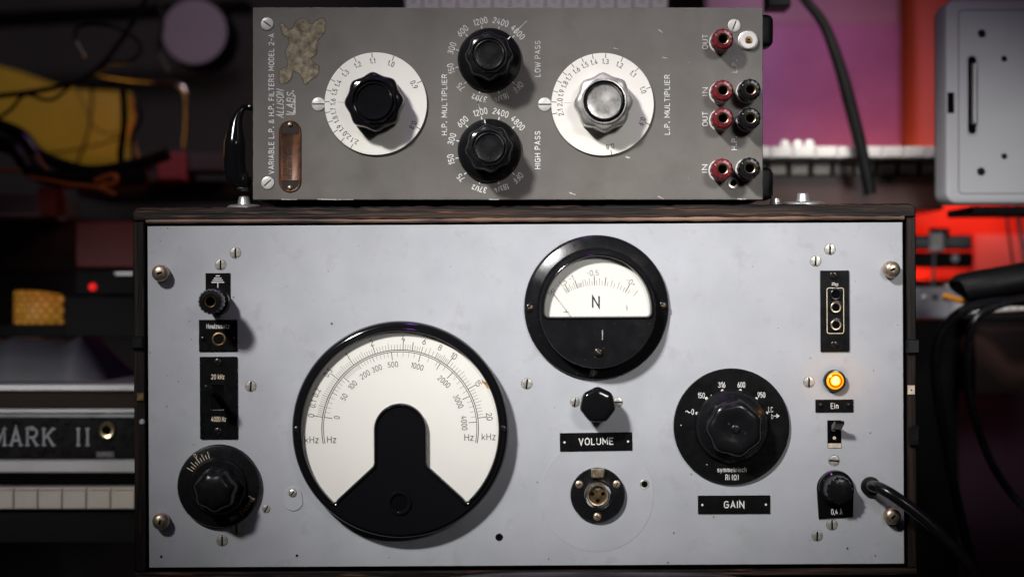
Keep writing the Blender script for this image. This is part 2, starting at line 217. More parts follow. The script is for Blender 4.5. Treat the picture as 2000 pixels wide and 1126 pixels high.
# ------------------------------------------------------------------ mesh builder, units are photo pixels: u right, v up, h towards the camera
class MB:
    def __init__(s): s.v = []; s.f = []; s.fm = []; s.mats = []
    def mi(s, m):
        if m not in s.mats: s.mats.append(m)
        return s.mats.index(m)
    def add(s, vs, fs, m):
        o = len(s.v); s.v += [tuple(p) for p in vs]; i = s.mi(m)
        for f in fs: s.f.append(tuple(o+k for k in f)); s.fm.append(i)
        return s
    def loft(s, rings, m, cap=True, back=False, mats=None):
        n = len(rings[0]); vs = [p for r in rings for p in r]; o = len(s.v); s.v += [tuple(p) for p in vs]
        for i in range(len(rings)-1):
            k = s.mi(mats[i] if mats else m)
            for j in range(n):
                a = o+i*n+j; b = o+i*n+(j+1) % n
                s.f.append((a, b, b+n, a+n)); s.fm.append(k)
        if cap: s.f.append(tuple(o+(len(rings)-1)*n+j for j in range(n))); s.fm.append(s.mi(mats[-1] if mats else m))
        if back: s.f.append(tuple(o+j for j in reversed(range(n)))); s.fm.append(s.mi(mats[0] if mats else m))
        return s
    def lathe(s, prof, m, n=64, c=(0, 0), lobes=None, cap=True, back=False, mats=None):
        rings = []
        for p in prof:
            r, h = p[0], p[1]; amp = p[2] if len(p) > 2 else 0
            ring = []
            for j in range(n):
                t = 2*math.pi*j/n; rr = r*(1-amp*lobes(t)) if (lobes and amp) else r
                ring.append((c[0]+rr*math.cos(t), c[1]+rr*math.sin(t), h))
            rings.append(ring)
        return s.loft(rings, m, cap, back, mats)
    def prism(s, out, prof, m, cap=True, back=False, mats=None):
        return s.loft([[(x, y, h) for x, y in offset(out, off)] for off, h in prof], m, cap, back, mats)
    def ringface(s, out, holes, h, m):
        loops = [out]+holes; flat = [p for l in loops for p in l]
        tr = tessellate_polygon([[Vector((x, y, 0)) for x, y in l] for l in loops])
        fs = []
        for a, b, c in tr:
            A, B, Cc = flat[a], flat[b], flat[c]
            ar = (B[0]-A[0])*(Cc[1]-A[1])-(B[1]-A[1])*(Cc[0]-A[0])
            fs.append((a, b, c) if ar > 0 else (a, c, b))
        return s.add([(x, y, h) for x, y in flat], fs, m)
    def box(s, x0, y0, x1, y1, h0, h1, m, bev=1.0):
        x0, x1 = min(x0, x1), max(x0, x1); y0, y1 = min(y0, y1), max(y0, y1)
        return s.prism([(x0, y0), (x1, y0), (x1, y1), (x0, y1)], [(bev, h0), (0, h0+bev), (0, h1-bev), (bev, h1)], m, True, True)
    def stroke(s, a, b, wd, h, m):
        dx, dy = b[0]-a[0], b[1]-a[1]; l = math.hypot(dx, dy) or 1; nx, ny = -dy/l*wd/2, dx/l*wd/2
        return s.add([(a[0]-nx, a[1]-ny, h), (b[0]-nx, b[1]-ny, h), (b[0]+nx, b[1]+ny, h), (a[0]+nx, a[1]+ny, h)], [(0, 1, 2, 3)], m)
    def line(s, pts, wd, h, m, closed=False):
        o = offset(pts, wd/2, closed); i = offset(pts, -wd/2, closed); n = len(pts)
        return s.add([(x, y, h) for x, y in o]+[(x, y, h) for x, y in i], [(k, n+k, n+(k+1) % n, (k+1) % n)[::-1] for k in range(n if closed else n-1)], m)
    def band(s, c, r0, r1, a0, a1, h, m, n=60):
        vs = []
        for k in range(n+1):
            t = R(a0+(a1-a0)*k/n); vs += [(c[0]+r0*math.cos(t), c[1]+r0*math.sin(t), h), (c[0]+r1*math.cos(t), c[1]+r1*math.sin(t), h)]
        return s.add(vs, [(2*k, 2*k+1, 2*k+3, 2*k+2) for k in range(n)], m)
    def tick(s, c, ang, r0, r1, wd, h, m):
        t = R(ang); return s.stroke((c[0]+r0*math.cos(t), c[1]+r0*math.sin(t)), (c[0]+r1*math.cos(t), c[1]+r1*math.sin(t)), wd, h, m)
    def disc(s, c, r, h, m, n=24): return s.add([(c[0]+r*math.cos(2*math.pi*k/n), c[1]+r*math.sin(2*math.pi*k/n), h) for k in range(n)], [tuple(range(n))], m)
    def text(s, st, c, cap, h, m, rot=0, width=None, xs=0.8, bold=0.0, shear=0.0, runs=None, gap=0.0):
        runs = runs or [(st, 1.0, 0.0)]; x = 0; lines = []; wt = cap*(0.105+bold*2.0)
        for t, sc, up in runs:
            for ch in t:
                if ch == ' ': x += cap*.42*sc; continue
                ps = FONT[ch]; mx = max(p[0] for l in ps for p in l)
                for l in ps: lines.append([(p[0]*cap*sc*xs/.78+x+shear*p[1]*cap, p[1]*cap*sc+up*cap-cap/2) for p in l])
                x += mx*cap*sc*xs/.78+cap*.20*sc+wt*.75
            x += gap
        allx = [p[0] for l in lines for p in l]; x0, x1 = min(allx), max(allx)
        f = (width-wt)/(x1-x0) if width and x1 > x0 else 1
        cs, sn = math.cos(R(rot)), math.sin(R(rot))
        for q, l in enumerate(lines):
            l = [((a-(x0+x1)/2)*f, b_) for a, b_ in l]
            for e0, e1 in ((0, 1), (-1, -2)):
                dx, dy = l[e0][0]-l[e1][0], l[e0][1]-l[e1][1]; n_ = math.hypot(dx, dy) or 1; l[e0] = (l[e0][0]+dx/n_*wt*.25, l[e0][1]+dy/n_*wt*.25)
            s.line([(c[0]+a*cs-b_*sn, c[1]+a*sn+b_*cs) for a, b_ in l], wt, h+0.012*(q % 8), m)
        return s
    def arctext(s, st, c, r, a0, step, cap, h, m, xs=0.7, inward=False, bold=0):
        for i, ch in enumerate(st):
            if ch == ' ': continue
            a = a0+step*i; t = R(a)
            s.text(ch, (c[0]+r*math.cos(t), c[1]+r*math.sin(t)), cap, h, m, rot=a+(90 if inward else -90), xs=xs, bold=bold)
        return s
    def tube(s, pts, rad, m, n=16, caps=True):
        P = [Vector(p) for p in pts]; rad = rad if isinstance(rad, (list, tuple)) else [rad]*len(P)
        rings = []; up = None
        for i, p in enumerate(P):
            t = (P[min(i+1, len(P)-1)]-P[max(i-1, 0)]).normalized()
            if up is None: up = t.orthogonal().normalized()
            up = (up-t*up.dot(t)).normalized(); bn = t.cross(up)
            rings.append([tuple(p+(up*math.cos(2*math.pi*j/n)+bn*math.sin(2*math.pi*j/n))*rad[i]) for j in range(n)])
        return s.loft(rings, m, caps, caps)
    def build(s, name, parent=None, loc=(0, 0, 0), rot=0, k=S, smooth=35, world=None):
        me = bpy.data.meshes.new(name); me.from_pydata([(a*k, -c*k, b*k) for a, b, c in s.v], [], s.f)
        for m in s.mats: me.materials.append(m)
        me.polygons.foreach_set('material_index', s.fm)
        me.polygons.foreach_set('use_smooth', [True]*len(s.f)); me.update(); me.set_sharp_from_angle(angle=R(smooth))
        o = bpy.data.objects.new(name, me); C.objects.link(o); o.parent = parent
        o.location = world if world else (loc[0]*S, -loc[2]*S, loc[1]*S); o.rotation_euler = (0, -R(rot), 0)
        return o
def offset(out, d, closed=True):
    if d == 0: return list(out)
    n = len(out); r = []
    for i in range(n):
        p = out[i]; a = out[(i-1) % n] if (closed or i > 0) else None; b = out[(i+1) % n] if (closed or i < n-1) else None
        def nrm(q, w_):
            dx, dy = w_[0]-q[0], w_[1]-q[1]; l = math.hypot(dx, dy) or 1e-9; return (-dy/l, dx/l)
        n1 = nrm(a, p) if a else nrm(p, b); n2 = nrm(p, b) if b else n1
        mx, my = n1[0]+n2[0], n1[1]+n2[1]; l2 = mx*mx+my*my
        f = 2/l2 if l2 > 0.3 else 2/0.3
        r.append((p[0]+mx*f*d, p[1]+my*f*d))
    return r
def arc(cx, cy, r, a0, a1, n): return [(cx+r*math.cos(R(a0+(a1-a0)*k/n)), cy+r*math.sin(R(a0+(a1-a0)*k/n))) for k in range(n+1)]
def rrect(x0, y0, x1, y1, r, n=5, which=(1, 1, 1, 1)):    # BL BR TR TL
    o = []
    o += arc(x0+r, y0+r, r, 180, 270, n) if which[0] else [(x0, y0)]
    o += arc(x1-r, y0+r, r, 270, 360, n) if which[1] else [(x1, y0)]
    o += arc(x1-r, y1-r, r, 0, 90, n) if which[2] else [(x1, y1)]
    o += arc(x0+r, y1-r, r, 90, 180, n) if which[3] else [(x0, y1)]
    return o
def smooth_path(pts, n=8):
    P = [Vector(p) for p in pts]; out = []
    for i in range(len(P)-1):
        a = P[max(i-1, 0)]; b = P[i]; c = P[i+1]; d = P[min(i+2, len(P)-1)]
        for k in range(n):
            t = k/n; out.append(0.5*((2*b)+(c-a)*t+(2*a-5*b+4*c-d)*t*t+(3*b-a-3*c+d)*t**3))
    out.append(P[-1]); return out
def tag(o, label=None, cat=None, group=None, kind=None):
    if label: o['label'] = label
    if cat: o['category'] = cat
    if group: o['group'] = group
    if kind: o['kind'] = kind
    return o
def empty(name, loc, label, cat, group=None, rot=0):
    o = bpy.data.objects.new(name, None); C.objects.link(o); o.location = loc; o.rotation_euler = (0, -R(rot), 0)
    o.empty_display_size = 0.05
    return tag(o, label, cat, group)
def dup(o, parent, loc, rot=0):
    c = o.copy(); C.objects.link(c); c.parent = parent; c.location = (loc[0]*S, -loc[2]*S, loc[1]*S); c.rotation_euler = (0, -R(rot), 0)
    for ch in o.children:
        d = ch.copy(); C.objects.link(d); d.parent = c
    return c
class Frame:                                    # photo pixel -> local pixel coordinates of a unit standing at base pixel (bx, by)
    def __init__(s, bx, by, roll): s.bx, s.by, s.r = bx, by, R(roll)
    def __call__(s, px, py, h=0, tip=None):
        q = (D-(tip or 0))/D
        X = (px-CX)*q-(s.bx-CX); Z = (CY-py)*q-(CY-s.by)
        c, n = math.cos(-s.r), math.sin(-s.r)
        return (X*c-Z*n, X*n+Z*c, h)
def lob(n, ph, p=1.0): return lambda t: abs(math.sin(n*(t-R(ph))/2))**(2*p)
def heptagon(n, ph, rnd):
    def f(t):
        a = (t-R(ph)+math.pi/n) % (2*math.pi/n)-math.pi/n
        rp = math.cos(math.pi/n)/math.cos(math.pi/n-abs(a))
        k = 14.0; sm = -math.log(math.exp(-k*rp*4)+math.exp(-k*rnd*4))/(k*4)
        return 1-sm
    return f

# ================================================================== GENERATOR (lower unit)
ROLL = 0.30
LB = Frame(1029, 1124, ROLL)
gen = empty('signal_generator', ((1029-CX)*S, 0, (CY-1124)*S), 'wide grey panelled tone generator in worn black wooden case with large white round frequency dial', 'signal generator', rot=ROLL)
PW, PT, PB = 737.5, 686.0, 20.0                 # panel half width, top, bottom above the base
# case
OL, OR_ = -766, 763
cs = MB()
ol = rrect(OL, PT+10, OR_, PT+37, 16, 5, (0, 0, 1, 1)); i_ = max(range(len(ol)), key=lambda k: (ol[k][1] > PT+36.9)*1e4+ol[k][0])   # worn, slightly ragged top edge
rag = [(OR_-24-12*k, PT+37-max(0, random.gauss(0.2, 0.8))-(2.2 if random.random() < .05 else 0)) for k in range(int((OR_-OL-48)/12))]
ol = [(OL, PT+10), (OR_, PT+10)]+arc(OR_-16, PT+21, 16, 0, 90, 5)+rag+arc(OL+16, PT+21, 16, 90, 180, 5)
cs.prism(ol, [(1.5, -800), (0, -798), (0, -1), (2.5, 1.5)], M_WOODH, True, True)
case = cs.build('case', gen)
for x0, x1 in ((OL, -743.5), (744, OR_)):
    b = MB(); b.box(x0+0.5, 12, x1, PT+9, -800, 1, M_WOODV, 2); b.build('side_board', case)
b = MB(); b.box(OL+0.5, -2, OR_, 11, -800, 1, M_WOODH, 2); b.build('bottom_board', case)
b = MB(); b.box(-742, 12, 742, PT+8, -790, -784, M_WOODH, 1); b.build('back_board', case)
b = MB(); b.box(-742.5, 12, 742.5, PT+8.5, -26, -10, M_HOLE, 1); b.build('gap_shadow_board', case)  # black board stands in for the shadow in the gap round the panel
b = MB(); b.tube(smooth_path([(-740+148*i, PT+8.5+random.uniform(-.7, .7), 2.0+random.uniform(-1, 1)) for i in range(11)], 8), [4.0+random.uniform(-1.1, .5) for _ in range(81)], M_BEAD, 10); b.build('beading', case)
# side clasps and lugs
for sx, py, m_, ww, hh in ((1781, 676, M_BLACKSATIN, 26, 28), (1784, 850, M_BLACKSATIN, 20, 40), (270, 668, M_BLACKSATIN, 24, 26)):
    b = MB(); b.prism(rrect(-ww/2, -hh/2, ww/2, hh/2, 4), [(0, 0), (0, 7), (2.5, 10)], m_); b.build('clasp', gen, LB(sx, py, 1.2))
b = MB(); b.box(-7, -9, 7, 9, 0, 4, M_CREAMTAB, 1); b.disc((0, 0), 2, 4.2, M_INK, 10); lug = b.build('lug', gen, LB(1779, 761, 1.2))
b = MB(); b.box(-7, -8, 7, 8, 0, 4, M_BRASS, 1); b.build('lug', gen, LB(275, 774, 1.2))
b = MB(); b.lathe([(6, 0), (6, 3), (4, 5)], M_ALU, 16); b.build('rivet', gen, LB(278, 823, 1.2))
# studs on the lid
def stud(px, d_, fl, r1, r2, hgt):
    b = MB(); rings = []
    for r, z in ((fl, 0), (fl, 4), (fl*0.86, 7), (r1, 7), (r2, hgt-2), (r2-2, hgt)):
        rings.append([(r*math.cos(2*math.pi*j/32), z, r*math.sin(2*math.pi*j/32)) for j in range(32)])
    b.loft([list(reversed(r)) for r in rings], M_ALU); l = LB(px, 402); b.build('stud', gen, (l[0], PT+37.2, d_))
stud(466, -70, 33, 13.5, 10.5, 24); stud(1581, -75, 44, 13.5, 11, 25); stud(1529, -95, 11.5, 11, 10, 17)
# front panel
b = MB(); b.prism([(-PW, PB), (PW, PB), (PW, PT), (-PW, PT)], [(0, -9), (0, -1), (1, 0)], M_PANEL)
# chips in the paint, small and local
for px, py, r in ((648, 632, 2.6), (326, 793, 1.8), (293, 688, 1.8), (1083, 795, 1.4), (1706, 723, 1.4), (1340, 985, 1.5), (1394, 1009, 1.8), (1350, 925, 1.6), (1311, 613, 1.6), (314, 445, 1.3), (327, 446, 1.5), (313, 470, 1.5), (374, 662, 1.4),
                  (348, 745, 1.6), (456, 580, 1.7), (378, 868, 1.3), (1700, 845, 1.5), (1764, 975, 2), (1764, 985, 1.8), (1655, 1070, 2.6), (1710, 1084, 1.6), (1316, 1040, 1.8), (1652, 655, 1.5), (1520, 640, 1.3), (880, 520, 1.2), (700, 480, 1.2), (1470, 520, 1.4), (560, 560, 1.2), (1072, 1090, 1.6), (1305, 1098, 2.4), (760, 1088, 1.4)):
    l = LB(px, py); n = 7
    b.add([(l[0]+r*random.uniform(.5, 1.1)*math.cos(2*math.pi*k/n), l[1]+r*random.uniform(.6, 1.4)*math.sin(2*math.pi*k/n), 0.15) for k in range(n)], [tuple(range(n))], M_BRASS)
panel = b.build('front_panel', gen)
def loc(px, py, h=0, tip=None): return LB(px, py, h, tip)
# countersunk panel screws
def slot_screw(r, dome, m, sl=M_HOLE, sw=0.16, seat=True):
    b = MB(); prof = []
    if seat: prof = [(r*1.08, 0.1), (r*1.02, 0.35)]
    prof += [(r, 0.3), (r*0.97, dome*0.45+0.3), (r*0.8, dome*0.8+0.3), (r*0.5, dome*0.96+0.3), (r*0.2, dome+0.3)]
    b.lathe(prof, m, 36, mats=([M_HOLE] if seat else [])+[m]*8)
    hh = dome+0.45; ww = r*sw
    pts = []
    for k in range(9):
        x = -0.94+1.88*k/8; z = dome*(1-abs(x)**2.6*0.62)+0.52 if dome > 0.5 else hh
        pts.append((x*r, z))
    vs_ = [(x, -ww, z) for x, z in pts]+[(x, ww, z) for x, z in pts]
    b.add(vs_, [(k, k+1, 10+k, 9+k) for k in range(8)], sl)
    return b
proto = {}
def screw(key, px, py, ang, parent=gen, h=0.0, name='screw', fr=None):
    l = (fr or LB)(px, py, h)
    if key not in proto:
        args = {'flat': (10.3, 1.0, M_SCREW), 'flat_small': (7.6, 1.0, M_SCREW), 'black': (8.5, 2.2, M_BLACKSCREW, M_HOLE, 0.14, False),
                'flat_mid': (8.8, 1.0, M_SCREW), 'white': (12.5, 2.2, M_WHITESCREW, M_INK, 0.10, True), 'hex': (8.2, 3.0, M_NICKEL, M_HOLE, 0.12, False),
                'rivet': (4.0, 3.5, M_BLACKSCREW, M_BLACKSCREW, 0.05, False)}[key]
        o = slot_screw(*args).build(name, parent, l, ang); proto[key] = o
        return o
    o = dup(proto[key], parent, l, ang); o.name = name
    return o
for px, py, a in ((460, 494, 92), (431, 517, 90), (490, 754, 88), (1621, 487, 90), (1593, 510, 86), (1580, 746, 90), (1029, 749, 84), (462, 1032, 92), (434, 1055, 90), (1629, 899, -3), (1625, 1024, 91), (1596, 1046, 88)):
    screw('flat', px, py, a)
screw('flat_small', 520, 993, 62); screw('flat_mid', 1123, 785, 82); screw('flat_mid', 1207, 785, 2)
# big domed corner screws
def big_screw():
    b = MB(); b.lathe([(14, 0), (14, 3), (15.5, 3.2), (16.5, 6), (16.5, 15), (15.5, 19), (12.5, 22.5), (8, 24.5), (3, 25.2)], M_NICKEL, 48)
    n = 10; pts = [(-14.5+29*k/n) for k in range(n+1)]
    f = lambda x: 25.45-abs(x/15.5)**2.4*7.4
    b.add([(x, -2.1, f(x)) for x in pts]+[(x, 2.1, f(x)) for x in pts], [(k, k+1, n+2+k, n+1+k) for k in range(n)], M_HOLE)
    return b
bs = None
for px, py, a in ((312, 533, 16), (1743, 526, 20), (313, 1018, 74), (1744, 1008, 44)):
    l = loc(px, py, 0, 20)
    bs = dup(bs, gen, l, a) if bs else big_screw().build('corner_screw', gen, l, a)
# holes
def hole(px, py, ro, ri, m=M_SCREW):
    b = MB(); b.lathe([(ro, 0.3), (ro-1, 1.0), (ri+1.5, 0.9), (ri, 0.65)], m, 28, mats=[m, m, m, M_HOLE, M_HOLE]); return b.build('socket_hole', gen, loc(px, py))
hole(1259, 945, 9.5, 6); hole(975, 1048, 7.5, 5, M_BLACKSCREW)
for px, py in ((315, 1086), (580, 1084)):
    b = MB(); b.disc((0, 0), 2.6, 0.3, M_HOLE, 12); b.build('pin_hole', gen, loc(px, py))
# round cover plate and tag
b = MB(); b.lathe([(111, 0.03), (110.6, 0.45)], M_COVER, 96); b.build('cover_disc', gen, loc(1166, 966))
b = MB(); b.prism(arc(0, 0, 17, 0, 180, 14)+arc(0, -12, 19, 180, 360, 14), [(0, 0.05), (0, 1.0), (0.7, 1.6)], M_COVER); tb = b.build('cover_tag', gen, loc(573, 966))
b = slot_screw(7.5, 2.2, M_SCREW); b.build('screw', tb, (-1, 4, 1.6), 55)

def plate_mb(wd, ht, th=2.0, r=1.0, m=M_PLATE):
    b = MB(); b.prism(rrect(-wd/2, -ht/2, wd/2, ht/2, r, 3), [(0, 0.05), (0, th-0.7), (0.7, th)], m); return b
# --- earth terminal
b = MB(); b.prism([(24, 0), (24, 44), (-24, 44), (-24, 0)]+arc(0, -14, 24, 180, 360, 16), [(0, 0.05), (0, 2), (1, 3)], M_PLATE)
for y, wd in ((38.5, 8), (34, 15), (30, 20), (26, 25)): b.stroke((-wd/2, y), (wd/2, y), 1.9, 3.2, M_LETTER)
b.stroke((0, 26), (0, 15.5), 1.9, 3.2, M_LETTER)
et = b.build('earth_terminal', gen, loc(426, 577))
b = MB(); b.lathe([(23, 0), (23, 12), (25, 15), (25, 30), (19, 34), (19, 58), (24, 60, .06), (24.5, 84, .06), (22, 89, .05), (14, 90), (12, 86)], M_BLACK, 120, lobes=lob(18, 0), cap=False)
b.lathe([(12, 86), (10.5, 89.5), (9, 88.5), (8.5, 60)], M_BRASS, 32, mats=[M_BRASS, M_BRASS, M_HOLE, M_HOLE]); b.build('binding_post', et, (1, -11, 3))
# --- warble socket plate
b = plate_mb(75, 62, 3); b.text('Heulzusatz', (0, 18.5), 8.4, 3.2, M_LETTER, width=45, bold=0.012)
hz = b.build('socket_plate', gen, loc(426.5, 655))
b = MB(); b.lathe([(13.5, 0), (13.5, 1.2), (11, 1.8), (9.5, 1.0), (8, -1)], M_BRASS, 32, mats=[M_BLACK, M_BRASS, M_BRASS, M_HOLE, M_HOLE]); b.build('jack', hz, (1.5, -7, 3))
for x in (-30, 30):
    b = slot_screw(4, 3.5, M_BLACKSCREW, M_BLACKSCREW, 0.05, False); b.build('rivet', hz, (x, -5, 3))
# --- range switch plate
b = plate_mb(73, 160, 4, 2); b.text('20 kHz', (-1, 41), 8.6, 4.2, M_CREAM, width=26, bold=0.02); b.text('4000 Hz', (0, -41.5), 8.6, 4.2, M_CREAM, width=29, bold=0.02)
b.prism(rrect(-18, -26, 14, 28, 5), [(0, 4), (1.5, 5.5), (3, 5.0), (4, 4.3)], M_BLACKSATIN, mats=[M_BLACKSATIN, M_BLACKSATIN, M_HOLE, M_HOLE])
rs = b.build('range_switch', gen, loc(427.5, 776))
b = MB(); b.tube(smooth_path([(-3, 2, 4), (-6, 10, 30), (-8, 17, 62), (-8.6, 18, 74), (-8.6, 18, 79)], 5), [6]*10+[8]*5+[11]*3+[8]+[5]+[2], M_BLACKGLOSS, 20); b.build('lever', rs)
for y in (69, -66):
    slot_screw(8, 2.5, M_BLACKSCREW, M_HOLE, 0.12, False).build('screw', rs, (-1, y, 4), 40)
# --- zero adjust knob
b = MB(); b.lathe([(79, 0), (81, 2), (81, 9), (79, 12), (76, 13), (58, 13.6), (56, 14), (54, 22), (51, 25)], M_BLACKSATIN, 96)
for k in range(9):
    b.tick((0, 0), 149-k*5.2, 57.5, 71 if k % 2 == 0 else 66, 1.5, 14.1, M_CREAM)
b.text('0', (-45, 60), 8, 13.5, M_CREAM, rot=38, xs=0.75)
b.arctext('0Hz-Eichung', (0, 0), 68, -69, 4.9, 7.5, 13.9, M_TAN, xs=0.62, inward=True)
b.tick((0, 0), -18, 60, 66, 1.4, 14.1, M_LETTERW)
zk = b.build('zero_knob', gen, loc(427, 949, 0, 12))
b = MB(); b.lathe([(44, 24, .08), (44, 40, .08), (42, 60, .09), (39, 70, .10), (33, 77, .08), (24, 80, .04), (12, 81.5)], M_BLACKSATIN, 112, lobes=lob(7, 62)); b.build('grip', zk, (2, -2, 0))
# --- large frequency dial
FC = loc(782, 838, 0, 25); H = 36.0
def window_outline():
    o = arc(0, 0, 51, 180, 0, 40)                  # top of the keyhole, left to right (clockwise here)
    o += [(51, -20), (51, -45), (51, -64), (53, -70)]
    o += [(53+72*t, -70-66*t) for t in (0.1, .25, .4, .55, .7, .85, .95)]
    aR = math.degrees(math.atan2(-139, 127)); o += [(126.5, -139.5), (131, -138.5), (134.5, -134.5)]
    big = arc(0, 0, 190, aR+2, 180-(aR+2), 150)
    o += big
    o += [(-134.5, -134.5), (-131, -138.5), (-126.5, -139.5)]
    o += [(-53-72*t, -70-66*t) for t in (.95, .85, .7, .55, .4, .25, .1)]
    o += [(-53, -70), (-51, -64), (-51, -45), (-51, -20)]
    return o
win = window_outline()
ar = sum(win[i][0]*win[(i+1) % len(win)][1]-win[(i+1) % len(win)][0]*win[i][1] for i in range(len(win)))
if ar < 0: win.reverse()
bz = MB(); rc = arc(0, 0, 210, 0, 360, 160)[:-1]
bz.prism(rc, [(1, 0), (0, 1), (0, H-12), (1.5, H-6), (4.5, H-1.5), (8.5, H)], M_BLACKGLOSS, cap=False)
wl = offset(win, -7.5)
bz.ringface(offset(rc, 8.5), [wl], H, M_BLACKGLOSS)
rings = [[(x, y, h) for x, y in offset(win, o_)] for o_, h in ((-7.5, H), (-6.0, H+2.0), (-4.0, H+3.0), (-2.0, H+2.0), (-0.6, H-1.0), (0, H-4), (0, 16))]
bz.loft(rings, M_BLACKGLOSS, cap=False)
fd = bz.build('frequency_dial', gen, FC, smooth=50)
b = MB(); dc = (-0.5, 2); hD = 24.0
b.lathe([(203, hD-1), (203, hD)], M_DIAL, 96)
hi = hD+0.25
b.band(dc, 151.2, 152.6, -11, 191, hi, M_INK, 120); b.band(dc, 148.0, 149.2, -11, 191, hi, M_INK, 120)
outer = [('0', 171.4), ('0.1', 163.9), ('0.2', 156.3), ('0.5', 141.4), ('1', 125.9), ('2', 108.2), ('4', 87.6), ('6', 74.1), ('8', 63.3), ('10', 53.1), ('15', 29.7), ('20', 7.3)]
subs = [5, 5, 9, 10, 10, 10, 8, 4, 8, 10, 10]
for i, (t, a) in enumerate(outer):
    mj = t in ('0', '0.5', '1', '2', '4', '10', '15', '20')
    b.tick(dc, a, 152, 170 if mj else 164, 1.25 if mj else 0.9, hi, M_INK)
    tr = a-90
    b.text(t, (dc[0]+174.5*math.cos(R(a+(1.5 if len(t) > 2 else 0))), dc[1]+174.5*math.sin(R(a))), 10.5, hi, M_INK, rot=tr, xs=0.78 if len(t) < 3 else 0.62)
    if i < len(subs):
        for k in range(1, subs[i]):
            aa = a+(outer[i+1][1]-a)*k/subs[i]; half = subs[i] % 2 == 0 and k == subs[i]//2
            b.tick(dc, aa, 152, 167 if half else 163, 0.75, hi, M_INKG)
b.tick(dc, 81, 152, 169, 1.2, hi, M_INK)
inner = [('0', 171.3, 1), ('50', 152, 1), ('100', 137.5, 1), ('200', 123, 1), ('300', 111, 1), ('500', 96.2, 1), ('1000', 74.3, 1), ('2000', 46.5, 1), ('3000', 24.6, 1), ('4000', 4.5, 1)]
isub = [5, 5, 10, 5, 5, 5, 4, 5, 5]
for i, (t, a, _) in enumerate(inner):
    b.tick(dc, a, 149, 133 if t not in ('50', '200', '300') else 138, 1.2 if t in ('0', '100', '500', '1000', '2000', '3000', '4000') else 0.9, hi, M_INK)
    la = a-1.5 if t in ('0', '50') else a
    b.text(t, (dc[0]+124.5*math.cos(R(la)), dc[1]+124.5*math.sin(R(la))), 9.8, hi, M_INK, rot=a-90, xs=0.70)
    if i < len(isub):
        for k in range(1, isub[i]):
            b.tick(dc, a+(inner[i+1][1]-a)*k/isub[i], 148.3, 139, 0.7, hi, M_INKG)
b.tick(dc, 58, 149, 134, 1.2, hi, M_INK)
for t, x, y in (('kHz', -172, -19), ('Hz', -133.5, -19), ('Hz', 133, -16), ('kHz', 171, -15)): b.text(t, (x, y), 12, hi, M_INK, xs=0.95)
st = [(158, 97), (162, 92), (166, 91), (170, 84), (172, 78), (168, 80), (164, 86), (159, 90)]
b.add([(x, y, hi+.2) for x, y in st][::-1], [tuple(range(8))], M_STAIN)
b.disc((77, 132), 1.3, hi+.2, M_STAIN, 8)
b.build('scale_disc', fd)
b = MB(); b.disc((0, 0), 200, H-8, M_GLASS, 72); b.build('glass', fd)
b = MB(); b.lathe([(24, H+.05), (22.5, H+3.2), (18.5, H+3.6), (15.5, H+1.2), (15, H+0.4)], M_BLACKGLOSS, 40, mats=[M_BLACKGLOSS]*3+[M_HOLE]*2); b.build('shaft_hole', fd, (-2, -141, 0))
for x in (-199, 198.5):
    slot_screw(7.5, 2.5, M_BLACKSCREW, M_HOLE, 0.12, False).build('screw', fd, (x, 1, H-0.6), 60 if x < 0 else 95)
# --- level meter
MC = loc(1165, 600, 0, 6); Hm = 14
rc = arc(0, 0, 141, 0, 360, 128)[:-1]
mb = MB(); mb.prism(rc, [(1, 0), (0, 1), (0, 6), (2, 9), (6, 11), (22, Hm+3), (25, Hm+4)], M_BLACK, cap=False)
wc = arc(1, -4, 103, -3, 183, 90)
lw = [(-102.2, -9.4), (-101.8, -12), (-99.5, -15.5), (-96, -17.6), (-92, -18), (-50, -18), (0, -18), (50, -18), (94, -18), (98, -17.6), (101.5, -15.5), (103.8, -12)]
win2 = wc+lw
rimo = offset(win2, -9)
Hh = 40
c2 = arc(1, -5, 113.5, 0, 360, 128)[:-1]
ro = offset(rc, 25)
mb.loft([[(x, y, Hm+4) for x, y in ro], [(x, y, Hm+3.5) for x, y in offset(c2, -1.5)], [(x, y, Hh-8) for x, y in c2], [(x, y, Hh-2.5) for x, y in offset(c2, 1.2)], [(x, y, Hh) for x, y in offset(c2, 2.2)]], M_BLACK, cap=False)
mb.ringface(offset(c2, 2.2), [offset(win2, -5.0)], Hh, M_BLACK)
mb.loft([[(x, y, h) for x, y in offset(win2, o_)] for o_, h in ((-5, Hh), (-4.2, Hh+1.6), (-2.6, Hh+2.2), (-1, Hh+1), (0, Hh-3), (1.5, Hh-13), (1.5, 8))], M_BLACKGLOSS, cap=False)
lm = mb.build('level_meter', gen, MC, smooth=50)
b = MB(); hM = 24; b.lathe([(109, hM-1), (109, hM)], M_DIALN, 64, c=(1, -5)); hi = hM+0.25
mc = (-1, -74)
xs_ = [345, 352, 362, 372, 385, 400, 415, 430, 440, 450, 458, 466, 480, 497, 513, 528, 545, 563, 580, 600, 620, 643, 662, 690, 712, 740, 762, 785, 803, 822]
for i, x in enumerate(xs_):
    px_ = x/3.518+1000-1164; a = math.degrees(math.acos(px_/134)); big = x in (362, 430, 563, 643, 803)
    mid = x in (345, 385, 415, 480, 497, 528, 600, 690, 740)
    b.tick(mc, a, 117, 134 if big else (131 if mid else 126), 1.3 if big else 0.8, hi, M_INK if big else M_INKG)
b.tick(mc, 53, 120, 133, 0.9, hi, M_INKG)
b.tick(mc, 129.7, 115, 131, 1.0, hi, M_INK)
for t, x, y, rt in (('-1,5', -68, 47, 32), ('-1', -50, 57, 20), ('-0,5', -8, 67, 1), ('-0+', 66, 49, -34)): b.text(t, (x, y), 9.5, hi, M_INKG, rot=rt, xs=0.85)
